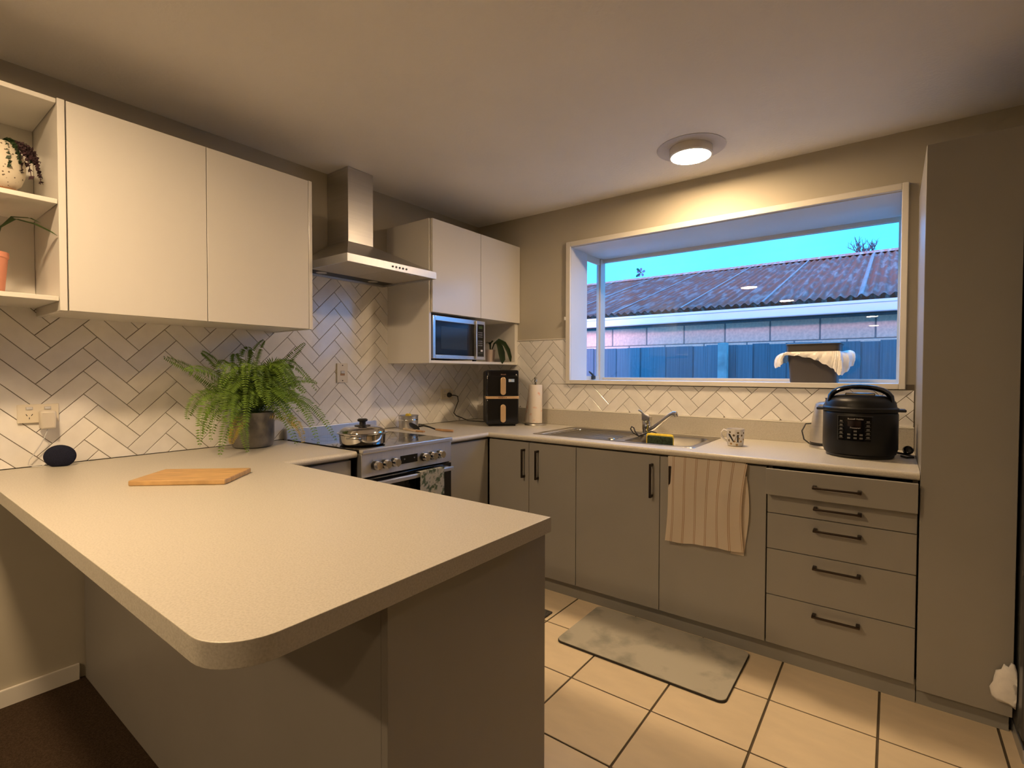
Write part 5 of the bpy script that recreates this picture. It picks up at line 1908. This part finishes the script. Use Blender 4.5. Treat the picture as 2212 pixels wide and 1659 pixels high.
# neighbour's block shed
t = thing('block_shed', 'pale concrete block shed with rusty corrugated roof beyond the fence', 'shed', (1.0, 2.4, -0.3))
off = Vector(t.location)
SYW = 2.30
obj('mortar_wall', B(off).box(-3.4, SYW + 0.006, -0.3, 5.4, SYW + 0.19, 1.774), 'mortar', t)
b = B()
b.box(-0.1985, 0, -0.096, 0.1985, 0.19, 0.096, bev=0.004, seg=1)
blk = None
for row in range(4):
    zc = 1.658 - row * 0.2
    n = 0
    for i in range(-7, 11):
        xc = 0.668 + 0.41 * i + (0.205 if row % 2 else 0)
        if blk is None:
            o = obj('block', b, 'block', t, smooth=0)
            blk = o.data
        else:
            o = bpy.data.objects.new('block', blk)
            C.objects.link(o)
            o.parent = t
        o.location = Vector((xc, SYW, zc)) - off
# soffit, fascia and gutter
GY = 2.13
obj('soffit', B(off).box(-3.6, GY + 0.05, 1.774, 5.6, SYW + 0.2, 1.784), 'soffit', t)
obj('fascia', B(off).box(-3.6, GY + 0.05, 1.776, 5.6, GY + 0.07, 1.88), 'soffit', t)
prof = [(GY, 1.772), (GY - 0.004, 1.779), (GY - 0.006, 1.842), (GY - 0.016, 1.848), (GY - 0.018, 1.870), (GY - 0.010, 1.872), (GY + 0.002, 1.856), (GY + 0.004, 1.784),
        (GY + 0.046, 1.782), (GY + 0.048, 1.864), (GY + 0.05, 1.864), (GY + 0.05, 1.772)]
obj('gutter', B(off).prism(prof, 'x', -3.6, 5.6), 'gutter', t, smooth=0)
# corrugated sheets, each a part
EY, EZ, SL, RY = 2.112, 1.906, 0.30, 5.42
cw = 0.762
for i in range(-7, 6):
    x0 = 0.13 + i * cw
    b = B(off)
    nx, ny = 80, 5
    lift = 0.0015 if i % 2 else 0.0

    def sheet(u, v):
        xx = x0 + u * (cw + 0.01)
        yy = EY + v * (RY - EY)
        return Vector((xx, yy - 0.286 * 0.0 , EZ + (yy - EY) * SL + 0.0125 * math.cos(2 * PI * (xx - 0.13) / 0.0762) + lift))
    b.grid(sheet, nx, ny, thick=0.001)
    sh = obj('roof_sheet', b, 'roof', t)
    b = B(off)
    b.grid(lambda u, v: sheet((-0.028 + u * 0.040) / cw, v) + Vector((0, 0, 0.0035)), 8, 5, thick=0.0008)
    obj('sheet_lap', b, 'roof_lap', sh)
b = B(off)
b.prism([(RY - 0.17, EZ + (RY - 0.17 - EY) * SL + 0.016), (RY, EZ + (RY - EY) * SL + 0.03), (RY + 0.17, EZ + (RY - EY) * SL - 0.02), (RY, EZ + (RY - EY) * SL + 0.015)], 'x', -5.2, 5.0)
obj('ridge_cap', b, 'roof', t, smooth=0)
b = B(off)
b.grid(lambda u, v: (-5.2 + u * 10.2, RY + v * 3.2, EZ + (RY - EY) * SL - v * 3.2 * SL), 4, 2, thick=0.002)
obj('rear_roof', b, 'roof', t)

# bare tree beyond the ridge
t = thing('bare_tree', 'leafless tree top rising above the rusty roof ridge', 'tree', (2.03, 12.0, -0.3))
rt_ = random.Random(17)
b = B()


def branch(p, d, L, r, depth):
    n = 4
    pts = [p]
    dd = d.copy()
    for i in range(n):
        dd = (dd + Vector((rt_.uniform(-1, 1), rt_.uniform(-1, 1), rt_.uniform(-0.3, 0.6))) * 0.16).normalized()
        pts.append(pts[-1] + dd * L / n)
    b.tube(pts, [r * (1 - 0.5 * i / n) for i in range(n + 1)], 5)
    if depth == 0:
        return
    for i in range(1, n + 1):
        for j in range(2 if depth > 1 else 1):
            nd = (dd * 0.8 + Vector((rt_.uniform(-1, 1), rt_.uniform(-1, 1), rt_.uniform(-0.1, 0.8)))).normalized()
            branch(pts[i], nd, L * rt_.uniform(0.45, 0.65), r * 0.55, depth - 1)


b.tube([(0, 0, 0), (0.03, 0, 2.0), (0.0, 0.02, 4.25), (0.02, 0, 4.5)], [0.10, 0.08, 0.045, 0.04], 8)
obj('trunk', b, 'bark', t)
b = B()
for a in range(5):
    d = Vector((math.cos(a * 1.3 + 0.4) * 0.75, math.sin(a * 1.3) * 0.5, 0.95)).normalized()
    branch(Vector((0.01, 0, 4.36)), d, rt_.uniform(0.26, 0.38), 0.020, 2)
obj('branches', b, 'bark', t)

bpy.context.view_layer.update()
